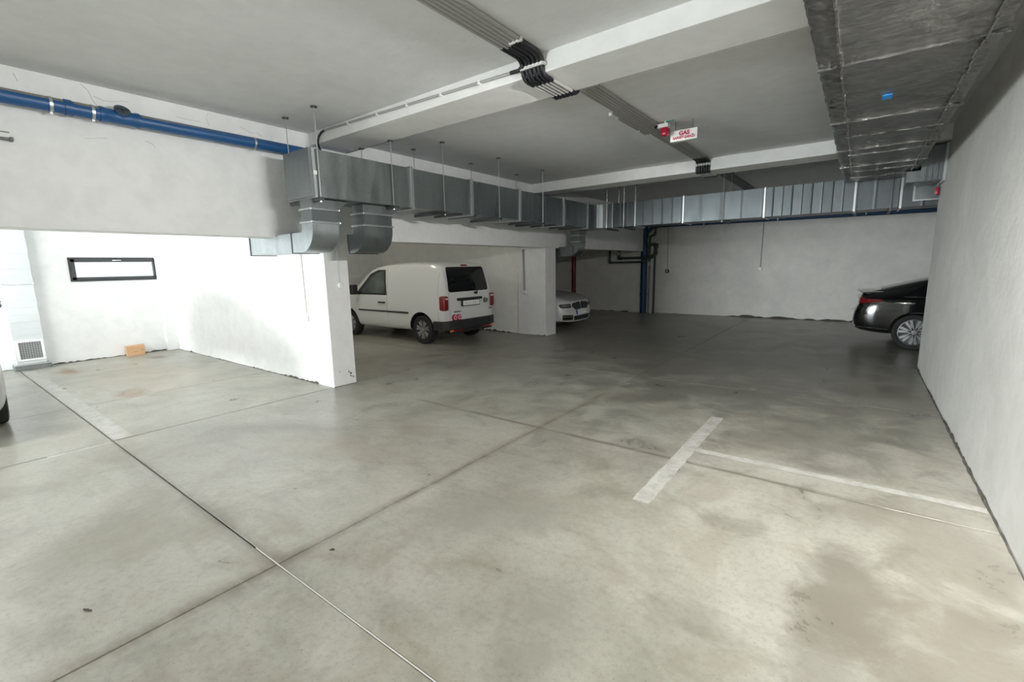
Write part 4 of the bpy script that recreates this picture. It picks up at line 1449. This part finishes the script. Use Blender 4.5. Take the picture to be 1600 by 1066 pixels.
def panel(name, poly, side, bvh, mat, parent, off=0.006, r=0.03, step=0.06, rings=5):
    """raised panel following the body: poly in (x,z) for side 'L'/'R', in (y,z) for 'back'/'front', (x,y) for 'top'"""
    pts = dense(rounded(poly, r) if r else poly, step)
    cx = sum(p[0] for p in pts) / len(pts); cy = sum(p[1] for p in pts) / len(pts)

    def cast(a, b):
        if side == 'L': o, d = Vector((a, 3, b)), Vector((0, -1, 0))
        elif side == 'R': o, d = Vector((a, -3, b)), Vector((0, 1, 0))
        elif side == 'back': o, d = Vector((-3, a, b)), Vector((1, 0, 0))
        elif side == 'front': o, d = Vector((9, a, b)), Vector((-1, 0, 0))
        else: o, d = Vector((a, b, 5)), Vector((0, 0, -1))
        h_, nn, _, _ = bvh.ray_cast(o, d)
        return h_, -d
    m = MB()
    n = len(pts)
    vs, fs = [], []
    last = None
    sk = []
    for k in range(rings):
        s_ = 1 - k / rings
        for (a, b) in pts:
            q = s_
            h_, nn = cast(cx + (a - cx) * q, cy + (b - cy) * q)
            while h_ is None and q > 0.02:          # outside the body: pull in towards the middle
                q *= 0.96
                h_, nn = cast(cx + (a - cx) * q, cy + (b - cy) * q)
            if h_ is None: h_ = last or Vector((0, 0, 0))
            last = h_
            vs.append(h_ + nn * off)
            if k == 0: sk.append(h_ - nn * 0.012)
    h_, nn = cast(cx, cy)
    vs.append((h_ or last) + nn * off)
    for k in range(rings - 1):
        for i in range(n):
            j = (i + 1) % n
            fs.append([k * n + i, k * n + j, (k + 1) * n + j, (k + 1) * n + i])
    for i in range(n): fs.append([(rings - 1) * n + i, (rings - 1) * n + (i + 1) % n, rings * n])
    o0 = len(vs)
    vs += sk
    for i in range(n): fs.append([i, (i + 1) % n, o0 + (i + 1) % n, o0 + i])
    m.add(vs, fs)
    me = m.mesh(name, mat)
    for p in me.polygons: p.use_smooth = True
    me.set_sharp_from_angle(angle=R(40))
    return link(name, me, parent)


def wheel(parent, x, y, r, rim, width, sgn, style, rim_mat):
    """sgn: +1 when the outer face looks towards +y"""
    yo, yi = y, y - sgn * width
    T = MB().lathe([(rim * 0.98, yi), (r * 0.93, yi), (r, yi + sgn * 0.03), (r, yo - sgn * 0.03), (r * 0.985, yo - sgn * 0.012), (r * 0.93, yo), (rim * 1.08, yo - sgn * 0.004), (rim, yo - sgn * 0.012), (rim, yo - sgn * 0.03)], 40, 'y', (x, 0, r), False)
    wh = T.build('wheel', 'tyre', parent, smooth=True)
    D = MB().lathe([(rim, yo - sgn * 0.012), (rim * 0.93, yo - sgn * 0.010), (rim * 0.91, yo - sgn * 0.05), (0.04, yo - sgn * 0.07), (0.0, yo - sgn * 0.07)], 40, 'y', (x, 0, r), False)
    D.build('rim', 'rim_dark' if style != 'cover' else rim_mat, wh, smooth=True)
    ns = {'five': 5, 'cover': 7, 'multi': 7}[style]
    for i in range(ns):
        a = 2 * math.pi * (i + 0.25) / ns
        m = MB()
        w0, w1 = (0.03, 0.05) if style == 'five' else (0.018, 0.024)
        offs = [0] if style != 'multi' else [-0.17, 0.17]
        for da in offs:
            u = Vector((math.cos(a + da * 0.6), 0, math.sin(a + da * 0.6)))
            uo = Vector((math.cos(a + da), 0, math.sin(a + da)))
            tv = Vector((-math.sin(a), 0, math.cos(a)))
            c = Vector((x, yo - sgn * 0.018, r))
            A = c + u * 0.05; B = c + uo * rim * 0.95
            dpt = Vector((0, -sgn * 0.025, 0))
            m.add([A - tv * w0, A + tv * w0, B + tv * w1, B - tv * w1, A - tv * w0 + dpt, A + tv * w0 + dpt, B + tv * w1 + dpt, B - tv * w1 + dpt],
                  [[0, 1, 2, 3], [4, 7, 6, 5], [0, 4, 5, 1], [1, 5, 6, 2], [2, 6, 7, 3], [3, 7, 4, 0]])
        m.build('spoke', rim_mat, wh)
    MB().lathe([(0.0, yo - sgn * 0.006), (0.045, yo - sgn * 0.008), (0.055, yo - sgn * 0.03)], 20, 'y', (x, 0, r)).build('hub_cap', rim_mat, wh, smooth=True)
    return wh


# --- white delivery van -------------------------------------------------
van = thing('delivery_van', (-6.93, 7.70, 0), 'white windowless delivery van parked nose-in behind the nearest pillar', 'van', rz=math.pi, world=False)
VS = [(0.03, 0.36, 0.76, 0.62, 1.66, 1.04), (0.06, 0.33, 0.81, 0.68, 1.75, 1.04), (0.16, 0.30, 0.845, 0.725, 1.79, 1.04), (0.50, 0.27, 0.86, 0.745, 1.815, 1.04),
      (1.1, 0.26, 0.862, 0.755, 1.825, 1.04), (1.7, 0.25, 0.862, 0.755, 1.815, 1.04), (2.2, 0.25, 0.862, 0.74, 1.775, 1.04), (2.55, 0.25, 0.86, 0.71, 1.715, 1.03),
      (2.8, 0.25, 0.86, 0.685, 1.62, 1.02), (3.15, 0.25, 0.86, 0.68, 1.37, 1.01), (3.5, 0.25, 0.86, 0.70, 1.12, 0.97), (3.62, 0.25, 0.86, 0.70, 1.06, 0.93),
      (4.0, 0.25, 0.84, 0.68, 0.96, 0.85), (4.25, 0.26, 0.77, 0.62, 0.82, 0.74), (4.38, 0.30, 0.64, 0.52, 0.66, 0.60), (4.42, 0.34, 0.55, 0.45, 0.60, 0.55)]
me, vb = body_mesh('van_body', VS, 'van_white', lean_r=[(0.3, 0.02), (0.5, 0.0), (1.0, 0.0), (1.25, 0.03), (1.75, 0.17)], arches=((0.74, 0.33, 0.385, 0.55), (3.42, 0.33, 0.385, 0.55)))
vbody = link('van_body', me, van)
for x in (0.74, 3.42):
    for s_ in (1, -1):
        wheel(van, x, 0.835 * s_, 0.318, 0.215, 0.2, s_, 'multi', 'rim_silver')
# black plastic rear bumper
m = MB()
bp = []
for k in range(13):
    t = -1 + 2 * k / 12
    bp.append((-0.035 + 0.10 * max(0, abs(t) - 0.75) / 0.25, t * 0.862))
poly = [(0.36, 0.872)] + [(p[0], p[1]) for p in bp[::-1]] + [(0.36, -0.872), (0.30, -0.82), (0.12, -0.78), (0.12, 0.78), (0.30, 0.82)]
m.prism(poly, 'z', 0.335, 0.535)
bump = m.build('rear_bumper', 'trim_black', van, bevel=0.018, seg=2)
m = MB().box(-0.005, 0.2, -0.70, 0.70, 0.25, 0.335)
m.build('bumper_skirt', 'black_plastic', bump, bevel=0.02)
for s_ in (1, -1):
    MB().box(-0.022, 0.0, *sorted((s_ * 0.34, s_ * 0.62)), 0.30, 0.34).build('reflector', 'tail_red', bump, bevel=0.004)
    MB().box(-0.021, 0.0, *sorted((s_ * 0.60, s_ * 0.72)), 0.302, 0.338).build('reflector', 'reflector_orange', bump, bevel=0.004)
# rear window, wiper
tail = panel('rear_window', [(0.65, 1.145), (-0.65, 1.145), (-0.60, 1.685), (0.60, 1.685)], 'back', vb, 'dark_glass', van, 0.006, 0.06)
MB().tube([(-0.035, -0.16, 1.10), (-0.045, -0.155, 1.16), (0.02, -0.11, 1.45)], 0.011, 6).build('wiper', 'black_plastic', van)
MB().lathe([(0.028, -0.03), (0.03, 0.03)], 12, 'x', (0, -0.16, 1.10)).build('wiper_hub', 'black_plastic', van)
panel('third_brake_lamp', [(0.10, 1.70), (-0.10, 1.70), (-0.10, 1.735), (0.10, 1.735)], 'back', vb, 'tail_red', van, 0.008, 0.005)
# handle bar, plate, badge
m = MB().box(-0.022, 0.05, -0.36, 0.43, 0.955, 1.01)
m.build('tailgate_grip', 'black_plastic', van, bevel=0.014)
plate = MB().box(-0.016, 0.03, -0.27, 0.31, 0.825, 0.955).build('number_plate_holder', 'black_plastic', van, bevel=0.004)
pw = MB().box(-0.021, -0.0155, -0.25, 0.29, 0.842, 0.945).build('number_plate', 'plate_white', plate)
mk = MB()
rnd = random.Random(9)
for k in range(7):
    y = 0.22 - 0.066 * k - (0.02 if k > 1 else 0)
    mk.box(-0.0218, -0.021, y, y + 0.035, 0.872 + rnd.uniform(0, .01), 0.882 + rnd.uniform(0, .02))
    mk.box(-0.0218, -0.021, y, y + 0.010, 0.870, 0.92)
mk.build('worn_plate_marks', 'plate_marks', plate)
bd = MB().lathe([(0.0, -0.014), (0.052, -0.016), (0.062, 0.02)], 28, 'x', (0, -0.50, 0.915)).build('badge', 'badge_grey', van, smooth=True)
rg = MB()
for k in range(28):
    a0, a1 = 2 * math.pi * k / 28, 2 * math.pi * (k + 1) / 28
    rg.add([(-0.019, -0.50 + r_ * math.cos(a), 0.915 + r_ * math.sin(a)) for r_, a in ((0.060, a0), (0.060, a1), (0.049, a1), (0.049, a0))], [[0, 1, 2, 3]])
for pts in ([(-0.028, 0.042), (0.0, 0.002), (0.028, 0.042)], [(-0.044, 0.018), (-0.022, -0.040), (0.0, -0.006), (0.022, -0.040), (0.044, 0.018)]):
    rg.tube([(-0.018, -0.50 + a, 0.915 + b) for a, b in pts], 0.0045, 5)
rg.build('badge_ring', 'chrome', bd)
# round red stickers and small lettering marks
for k, y in enumerate((0.545, 0.415)):
    st = MB().lathe([(0.0, -0.010), (0.066, -0.010), (0.066, 0.02)], 28, 'x', (0, y, 0.60)).build('speed_sticker', 'sticker_red', van)
    MB().lathe([(0.0, -0.0125), (0.046, -0.0125), (0.046, -0.009)], 24, 'x', (0, y, 0.60)).build('sticker_disc', 'sticker_pink', st)
    MB().lathe([(0.0, -0.0145), (0.026, -0.0145), (0.026, -0.012)], 20, 'x', (0, y, 0.60)).build('sticker_figure', 'sticker_red', st)
mk = MB()
for k in range(5):
    y = 0.53 - 0.04 * k
    mk.box(-0.012, 0.01, y, y + 0.028, 0.716, 0.735)
mk.build('model_lettering', 'badge_grey', van)
mk = MB()
for k in range(3): mk.box(-0.012, 0.03, -0.70 + 0.03 * k, -0.682 + 0.03 * k, 0.71, 0.735)
mk.build('trim_lettering', 'badge_grey', van)
# tail lamps wrap the corners
for s_, sd in ((1, 'L'), (-1, 'R')):
    tl = MB().box(0.012, 0.185, *sorted((s_ * 0.685, s_ * 0.845)), 0.755, 1.075).build('tail_lamp', 'tail_red', van, smooth=True, bevel=0.045, seg=4)
    MB().box(0.006, 0.03, *sorted((s_ * 0.705, s_ * 0.80)), 0.995, 1.03).build('lamp_inset', 'sticker_pink', tl, bevel=0.008)
    # front door glass with dark surround, handle, rubbing strip, seams
    panel('door_window', [(1.90, 1.06), (3.02, 1.06), (3.10, 1.12), (2.62, 1.55), (2.30, 1.645), (1.98, 1.645)], sd, vb, 'black_plastic', van, 0.003, 0.03)
    panel('door_glass', [(1.955, 1.10), (2.85, 1.10), (2.88, 1.16), (2.55, 1.48), (2.27, 1.60), (2.03, 1.60)], sd, vb, 'door_glass', van, 0.006, 0.03)
    hd = panel('door_handle', [(1.95, 0.875), (2.19, 0.875), (2.19, 0.905), (1.95, 0.905)], sd, vb, 'black_plastic', van, 0.03, 0.012)
    panel('rubbing_strip', [(1.14, 0.665), (1.88, 0.665), (1.88, 0.70), (1.14, 0.70)], sd, vb, 'black_plastic', van, 0.015, 0.01)
    panel('rubbing_strip', [(1.90, 0.665), (3.0, 0.665), (3.0, 0.70), (1.90, 0.70)], sd, vb, 'trim_black', van, 0.010, 0.01)
    for xa, z0, z1, wd in ((1.885, 0.32, 1.66, 0.006), (0.20, 0.55, 0.735, 0.005), (0.22, 1.10, 1.72, 0.005)):
        panel('panel_seam', [(xa, z0), (xa + wd, z0), (xa + wd, z1), (xa, z1)], sd, vb, 'seam_grey', van, 0.0015, 0, 0.1, 2)
    if s_ == 1:
        panel('fuel_flap', [(0.43, 0.80), (0.60, 0.80), (0.60, 0.99), (0.43, 0.99)], sd, vb, 'van_white', van, 0.004, 0.03)
    # mirror
    m = MB().box(-0.07, 0.07, 0.0, 0.17, 0.0, 0.24)
    me = m.mesh('wing_mirror', 'black_plastic', True, 0.035, 3)
    me.transform(Matrix.Translation((2.98, 0.90 if s_ > 0 else -1.07, 1.06)))
    mo = link('wing_mirror', me, van)
    MB().box(2.97, 3.03, *sorted((s_ * 0.80, s_ * 0.92)), 1.06, 1.12).build('mirror_arm', 'black_plastic', mo)
    panel('side_repeater', [(3.02, 0.90), (3.10, 0.90), (3.09, 0.93), (3.03, 0.93)], sd, vb, 'chrome', van, 0.006, 0.008)
    panel('headlamp', [(s_ * 0.36, 0.66), (s_ * 0.70, 0.70), (s_ * 0.72, 0.82), (s_ * 0.42, 0.76)], 'front', vb, 'lamp_grey', van, 0.01, 0.03)
panel('tailgate_seam', [(0.655, 0.55), (0.66, 0.55), (0.645, 1.70), (0.64, 1.70)], 'back', vb, 'seam_grey', van, 0.002, 0, 0.1, 2)
panel('tailgate_seam', [(-0.655, 0.55), (-0.66, 0.55), (-0.645, 1.70), (-0.64, 1.70)], 'back', vb, 'seam_grey', van, 0.002, 0, 0.1, 2)
panel('windscreen', [(2.78, -0.58), (3.44, -0.68), (3.44, 0.68), (2.78, 0.58)], 'top', vb, 'dark_glass', van, 0.008, 0.05)
panel('front_grille', [(-0.32, 0.60), (0.32, 0.60), (0.34, 0.68), (-0.34, 0.68)], 'front', vb, 'black_plastic', van, 0.01, 0.02)


# --- cars ---------------------------------------------------------------
def saloon(name, loc, rz, label, paint, kind, rim_mat):
    t = thing(name, loc, label, 'car', rz=rz, world=False)
    if kind == 'fastback':
        S = [(0.02, 0.36, 0.66, 0.55, 0.92, 0.80), (0.05, 0.31, 0.76, 0.62, 1.02, 0.88), (0.14, 0.29, 0.845, 0.66, 1.075, 0.92), (0.34, 0.26, 0.895, 0.66, 1.10, 0.94),
             (0.70, 0.24, 0.915, 0.62, 1.19, 0.95), (1.15, 0.22, 0.92, 0.60, 1.335, 0.95), (1.7, 0.20, 0.92, 0.60, 1.43, 0.94), (2.3, 0.20, 0.92, 0.60, 1.465, 0.93),
             (2.8, 0.20, 0.92, 0.60, 1.41, 0.92), (3.3, 0.20, 0.92, 0.62, 1.16, 0.90), (3.6, 0.20, 0.92, 0.68, 1.01, 0.87), (4.1, 0.21, 0.90, 0.70, 0.92, 0.80),
             (4.5, 0.22, 0.84, 0.66, 0.82, 0.72), (4.68, 0.24, 0.72, 0.58, 0.72, 0.64), (4.74, 0.28, 0.6, 0.5, 0.64, 0.58)]
        lr = [(0.2, 0.10), (0.34, 0.02), (0.55, -0.03), (0.70, -0.02), (0.78, 0.06), (0.98, 0.06), (1.12, 0.08)]
        lf = [(0.2, 0.05), (0.5, 0.0), (0.9, 0.15)]
        wx = (0.95, 3.80)
        hw = 0.90
    elif kind == 'saloon':
        S = [(0.0, 0.34, 0.62, 0.5, 0.86, 0.76), (0.05, 0.30, 0.76, 0.6, 1.0, 0.86), (0.3, 0.26, 0.89, 0.66, 1.06, 0.92), (0.75, 0.22, 0.925, 0.62, 1.13, 0.94),
             (1.25, 0.2, 0.93, 0.58, 1.35, 0.94), (1.8, 0.2, 0.93, 0.58, 1.45, 0.93), (2.4, 0.2, 0.93, 0.58, 1.46, 0.92), (2.9, 0.2, 0.93, 0.59, 1.35, 0.91),
             (3.4, 0.2, 0.93, 0.64, 1.08, 0.89), (3.6, 0.2, 0.93, 0.70, 1.00, 0.87), (4.1, 0.2, 0.925, 0.76, 0.95, 0.83), (4.46, 0.2, 0.89, 0.76, 0.90, 0.78),
             (4.66, 0.2, 0.84, 0.72, 0.85, 0.73), (4.79, 0.205, 0.74, 0.64, 0.80, 0.69), (4.86, 0.21, 0.61, 0.54, 0.765, 0.66), (4.89, 0.22, 0.50, 0.45, 0.745, 0.64)]
        lr = [(0.2, 0.08), (0.6, 0.0), (1.1, 0.12)]
        lf = [(0.2, 0.02), (0.30, -0.03), (0.5, 0.0), (0.62, 0.03), (0.9, 0.10)]
        wx = (1.0, 3.97)
        hw = 0.905
    else:
        S = [(0.0, 0.36, 0.62, 0.5, 1.0, 0.82), (0.05, 0.32, 0.76, 0.58, 1.18, 0.92), (0.3, 0.26, 0.86, 0.60, 1.38, 0.95), (0.8, 0.22, 0.89, 0.60, 1.46, 0.95),
             (1.4, 0.2, 0.89, 0.60, 1.49, 0.94), (2.1, 0.2, 0.89, 0.60, 1.46, 0.93), (2.6, 0.2, 0.89, 0.60, 1.30, 0.92), (3.0, 0.2, 0.89, 0.64, 1.08, 0.90),
             (3.4, 0.2, 0.89, 0.70, 0.97, 0.84), (3.8, 0.2, 0.865, 0.68, 0.88, 0.77), (4.03, 0.2, 0.79, 0.6, 0.76, 0.66), (4.13, 0.21, 0.68, 0.54, 0.68, 0.58), (4.17, 0.24, 0.6, 0.5, 0.62, 0.54)]
        lr = [(0.2, 0.08), (0.6, 0.0), (1.5, 0.25)]
        lf = [(0.2, 0.0), (0.5, 0.0), (0.9, 0.15)]
        wx = (0.72, 3.30)
        hw = 0.865
    me, bvh = body_mesh('car_body', S, paint, lr, lf, arches=tuple((x, 0.335, 0.375, 0.58) for x in wx), warp=0.5)
    link('car_body', me, t)
    for x in wx:
        for s_ in (1, -1):
            wheel(t, x, hw * s_, 0.33, 0.245, 0.21, s_, 'multi' if kind == 'fastback' else 'five', rim_mat)
    return t, bvh


# black fastback, its tail showing past the end of the right-hand wall
blk, bb = saloon('black_car', (-0.06, 12.02, 0), 0.0, 'glossy black fastback car, tail showing past the right-hand wall', 'car_black', 'fastback', 'rim_silver')
for s_, sd in ((1, 'L'), (-1, 'R')):
    panel('side_window', [(0.72, 1.00), (3.15, 0.98), (2.75, 1.33), (2.2, 1.385), (1.55, 1.35), (1.1, 1.22)], sd, bb, 'dark_glass', blk, 0.004, 0.03)
    panel('window_trim', [(0.75, 0.975), (3.1, 0.955), (3.1, 0.967), (0.75, 0.987)], sd, bb, 'chrome', blk, 0.008, 0)
    panel('tail_lamp', [(s_ * 0.80, 0.84), (s_ * 0.32, 0.86), (s_ * 0.30, 0.94), (s_ * 0.78, 0.95)], 'back', bb, 'tail_red', blk, 0.008, 0.02, 0.03)
    sl = panel('tail_lamp_side', [(0.12, 0.85), (0.42, 0.885), (0.44, 0.925), (0.13, 0.935)], sd, bb, 'tail_red', blk, 0.008, 0.015, 0.03)
    panel('lamp_strip', [(0.14, 0.915), (0.40, 0.92), (0.40, 0.926), (0.14, 0.924)], sd, bb, 'chrome', blk, 0.010, 0, 0.03)
    panel('chrome_strip', [(0.10, 0.375), (0.56, 0.355), (0.56, 0.375), (0.10, 0.395)], sd, bb, 'chrome', blk, 0.010, 0.004)
    panel('door_handle', [(1.55, 0.85), (1.78, 0.85), (1.78, 0.875), (1.55, 0.875)], sd, bb, 'car_black', blk, 0.025, 0.01)
    panel('headlamp', [(s_ * 0.42, 0.60), (s_ * 0.78, 0.64), (s_ * 0.80, 0.72), (s_ * 0.45, 0.68)], 'front', bb, 'lamp_grey', blk, 0.008, 0.02)
    m = MB().box(-0.06, 0.06, 0, 0.17, 0, 0.13).mesh('wing_mirror', 'car_black', True, 0.03, 3)
    m.transform(Matrix.Translation((3.02, 0.90 if s_ > 0 else -1.07, 0.98)))
    link('wing_mirror', m, blk)
    panel('side_skirt', [(1.4, 0.22), (3.35, 0.22), (3.35, 0.28), (1.4, 0.28)], sd, bb, 'trim_black', blk, 0.006, 0.01)
# lip spoiler
m = MB()
n = 14
pr = [(0.035, 1.068), (0.05, 1.084), (0.20, 1.094), (0.37, 1.104), (0.30, 1.06), (0.12, 1.052)]
vs = []
for k in range(n + 1):
    tt = -1 + 2 * k / n
    for (x, z) in pr: vs.append((x + 0.10 * tt * tt, tt * 0.70, z - 0.035 * tt * tt))
fs = []
for k in range(n):
    for i in range(6): fs.append([k * 6 + i, k * 6 + (i + 1) % 6, (k + 1) * 6 + (i + 1) % 6, (k + 1) * 6 + i])
fs += [list(range(6)), [n * 6 + i for i in range(6)]]
m.add(vs, fs).build('lip_spoiler', 'car_black', blk, smooth=True)
panel('rear_chrome_strip', [(0.70, 0.375), (-0.70, 0.375), (-0.70, 0.395), (0.70, 0.395)], 'back', bb, 'chrome', blk, 0.010, 0)
panel('rear_window', [(0.42, -0.50), (1.30, -0.52), (1.30, 0.52), (0.42, 0.50)], 'top', bb, 'dark_glass', blk, 0.006, 0.05)
panel('windscreen', [(2.72, -0.52), (3.42, -0.62), (3.42, 0.62), (2.72, 0.52)], 'top', bb, 'dark_glass', blk, 0.006, 0.05)
panel('number_plate', [(0.26, 0.55), (-0.26, 0.55), (-0.26, 0.66), (0.26, 0.66)], 'back', bb, 'plate_white', blk, 0.008, 0)
panel('bumper_skirt', [(0.66, 0.30), (-0.66, 0.30), (-0.66, 0.36), (0.66, 0.36)], 'back', bb, 'trim_black', blk, 0.008, 0.01)

# white saloon, nose showing past the second pillar
wht, wbv = saloon('white_saloon', (-5.86 - 4.89, 10.70, 0), R(2), 'white saloon car nosing out behind the second pillar', 'car_white', 'saloon', 'rim_silver')
for s_, sd in ((1, 'L'), (-1, 'R')):
    kd = panel('kidney_grille', [(s_ * 0.025, 0.535), (s_ * 0.32, 0.525), (s_ * 0.48, 0.63), (s_ * 0.40, 0.70), (s_ * 0.05, 0.725), (s_ * 0.02, 0.66)], 'front', wbv, 'black_plastic', wht, 0.014, 0.035, 0.03)
    for k in range(8):
        y = s_ * (0.065 + 0.036 * k)
        panel('grille_slat', [(y - 0.004, 0.575), (y + 0.004, 0.575), (y + 0.004, 0.69), (y - 0.004, 0.69)], 'front', wbv, 'dark_steel', kd, 0.020, 0, 0.05, 2)
    panel('headlamp', [(s_ * 0.52, 0.59), (s_ * 0.80, 0.59), (s_ * 0.81, 0.685), (s_ * 0.53, 0.69)], 'front', wbv, 'black_plastic', wht, 0.010, 0.02, 0.03)
    panel('headlamp_lens', [(s_ * 0.56, 0.63), (s_ * 0.76, 0.62), (s_ * 0.77, 0.66), (s_ * 0.57, 0.665)], 'front', wbv, 'lamp_grey', wht, 0.014, 0.015, 0.03)
    it = panel('side_intake', [(s_ * 0.50, 0.27), (s_ * 0.76, 0.28), (s_ * 0.78, 0.42), (s_ * 0.48, 0.40)], 'front', wbv, 'black_plastic', wht, 0.006, 0.03, 0.03)
    panel('fog_bar', [(s_ * 0.53, 0.355), (s_ * 0.75, 0.36), (s_ * 0.75, 0.372), (s_ * 0.53, 0.367)], 'front', wbv, 'chrome', it, 0.012, 0)
    panel('side_window', [(0.9, 1.00), (3.2, 0.97), (2.85, 1.29), (2.3, 1.385), (1.7, 1.375), (1.2, 1.25)], sd, wbv, 'dark_glass', wht, 0.004, 0.03)
    panel('tail_lamp', [(s_ * 0.72, 0.80), (s_ * 0.36, 0.80), (s_ * 0.36, 0.90), (s_ * 0.72, 0.90)], 'back', wbv, 'tail_red', wht, 0.008, 0.02)
    m = MB().box(-0.06, 0.06, 0, 0.17, 0, 0.13).mesh('wing_mirror', 'car_white', True, 0.03, 3)
    m.transform(Matrix.Translation((3.10, 0.91 if s_ > 0 else -1.08, 0.98)))
    link('wing_mirror', m, wht)
panel('lower_intake', [(0.40, 0.25), (-0.40, 0.25), (-0.45, 0.37), (0.45, 0.37)], 'front', wbv, 'black_plastic', wht, 0.006, 0.03)
pl = panel('number_plate', [(0.26, 0.405), (-0.26, 0.405), (-0.26, 0.515), (0.26, 0.515)], 'front', wbv, 'plate_white', wht, 0.022, 0)
panel('plate_band', [(-0.26, 0.405), (-0.30, 0.405), (-0.30, 0.515), (-0.26, 0.515)], 'front', wbv, 'plate_blue', wht, 0.022, 0, 0.03)
panel('hood_crease', [(3.75, 0.46), (4.6, 0.40), (4.6, 0.41), (3.75, 0.475)], 'top', wbv, 'seam_grey', wht, 0.002, 0)
panel('hood_crease', [(3.75, -0.46), (4.6, -0.40), (4.6, -0.41), (3.75, -0.475)], 'top', wbv, 'seam_grey', wht, 0.002, 0)
panel('windscreen', [(2.85, -0.52), (3.50, -0.62), (3.50, 0.62), (2.85, 0.52)], 'top', wbv, 'dark_glass', wht, 0.006, 0.05)
panel('front_lip', [(0.66, 0.205), (-0.66, 0.205), (-0.68, 0.24), (0.68, 0.24)], 'front', wbv, 'car_white', wht, 0.03, 0.01)

# silver hatchback, one bumper corner at the left edge of the picture
slv, sb = saloon('silver_hatchback', (-6.93 - 4.17, -0.30, 0), 0.0, 'dark silver car, bumper corner just showing at the far left edge', 'car_silver', 'hatch', 'rim_silver')
for s_, sd in ((1, 'L'), (-1, 'R')):
    panel('side_window', [(0.5, 1.00), (2.85, 0.97), (2.5, 1.27), (2.0, 1.39), (0.9, 1.40), (0.55, 1.3)], sd, sb, 'dark_glass', slv, 0.004, 0.03)
    panel('headlamp', [(s_ * 0.40, 0.56), (s_ * 0.66, 0.57), (s_ * 0.66, 0.66), (s_ * 0.42, 0.64)], 'front', sb, 'lamp_grey', slv, 0.008, 0.02)
    panel('bumper_skirt', [(3.72, 0.20), (4.02, 0.21), (4.02, 0.27), (3.72, 0.27)], sd, sb, 'trim_black', slv, 0.008, 0.01)
    panel('fog_intake', [(s_ * 0.48, 0.30), (s_ * 0.70, 0.30), (s_ * 0.69, 0.46), (s_ * 0.50, 0.44)], 'front', sb, 'black_plastic', slv, 0.008, 0.02)
panel('lower_intake', [(0.60, 0.215), (-0.60, 0.215), (-0.60, 0.29), (0.60, 0.29)], 'front', sb, 'trim_black', slv, 0.010, 0.01)
panel('windscreen', [(2.25, -0.52), (2.92, -0.60), (2.92, 0.60), (2.25, 0.52)], 'top', sb, 'dark_glass', slv, 0.006, 0.05)

# ------------------------------------------------------------------ litter on the floor


def flake(name, x, y, L, W, mat, label, cat, rz, seed):
    rnd = random.Random(seed)
    m = MB()
    n = 7
    top = [(-L / 2 + L * i / n, W / 2 * math.sin(math.pi * (i + 0.15) / (n + 0.3)) * rnd.uniform(0.7, 1.1)) for i in range(n + 1)]
    bot = [(-L / 2 + L * i / n, -W / 2 * math.sin(math.pi * (i + 0.15) / (n + 0.3)) * rnd.uniform(0.7, 1.1)) for i in range(n + 1)]
    vs = []
    for a, b in zip(top, bot):
        z = 0.003 + rnd.uniform(0, 0.006)
        vs += [(a[0], a[1], z + 0.003), (b[0], b[1], z + 0.002), (b[0], b[1], 0.0005), (a[0], a[1], 0.0005)]
    fs = [[0, 1, 2, 3], [n * 4 + k for k in range(4)]]
    for i in range(n):
        for k in range(4): fs.append([i * 4 + k, i * 4 + (k + 1) % 4, (i + 1) * 4 + (k + 1) % 4, (i + 1) * 4 + k])
    o = m.add(vs, fs).build(name, mat)
    o.location = (x, y, 0)
    o.rotation_euler = (0, 0, rz)
    return tag(o, label, cat)


flake('dry_leaf', -0.325, 1.745, 0.030, 0.012, 'leaf_brown', 'small olive dry leaf on the floor at lower right', 'leaf', R(60), 1)
flake('paint_flake', -0.275, 1.765, 0.016, 0.008, 'joint_white', 'tiny white flake beside the dry leaf on floor', 'flake', R(80), 2)
flake('twig', -2.98, 0.35, 0.05, 0.009, 'twig_dark', 'short dark twig on the floor at lower left', 'twig', R(30), 3)
flake('twig', -2.2, 0.02, 0.03, 0.009, 'twig_dark', 'tiny dark splinter near the bottom left corner', 'twig', R(35), 4)
flake('twig', -2.42, 1.36, 0.03, 0.010, 'twig_dark', 'dark speck above the crossing of the floor joints', 'twig', R(40), 5)
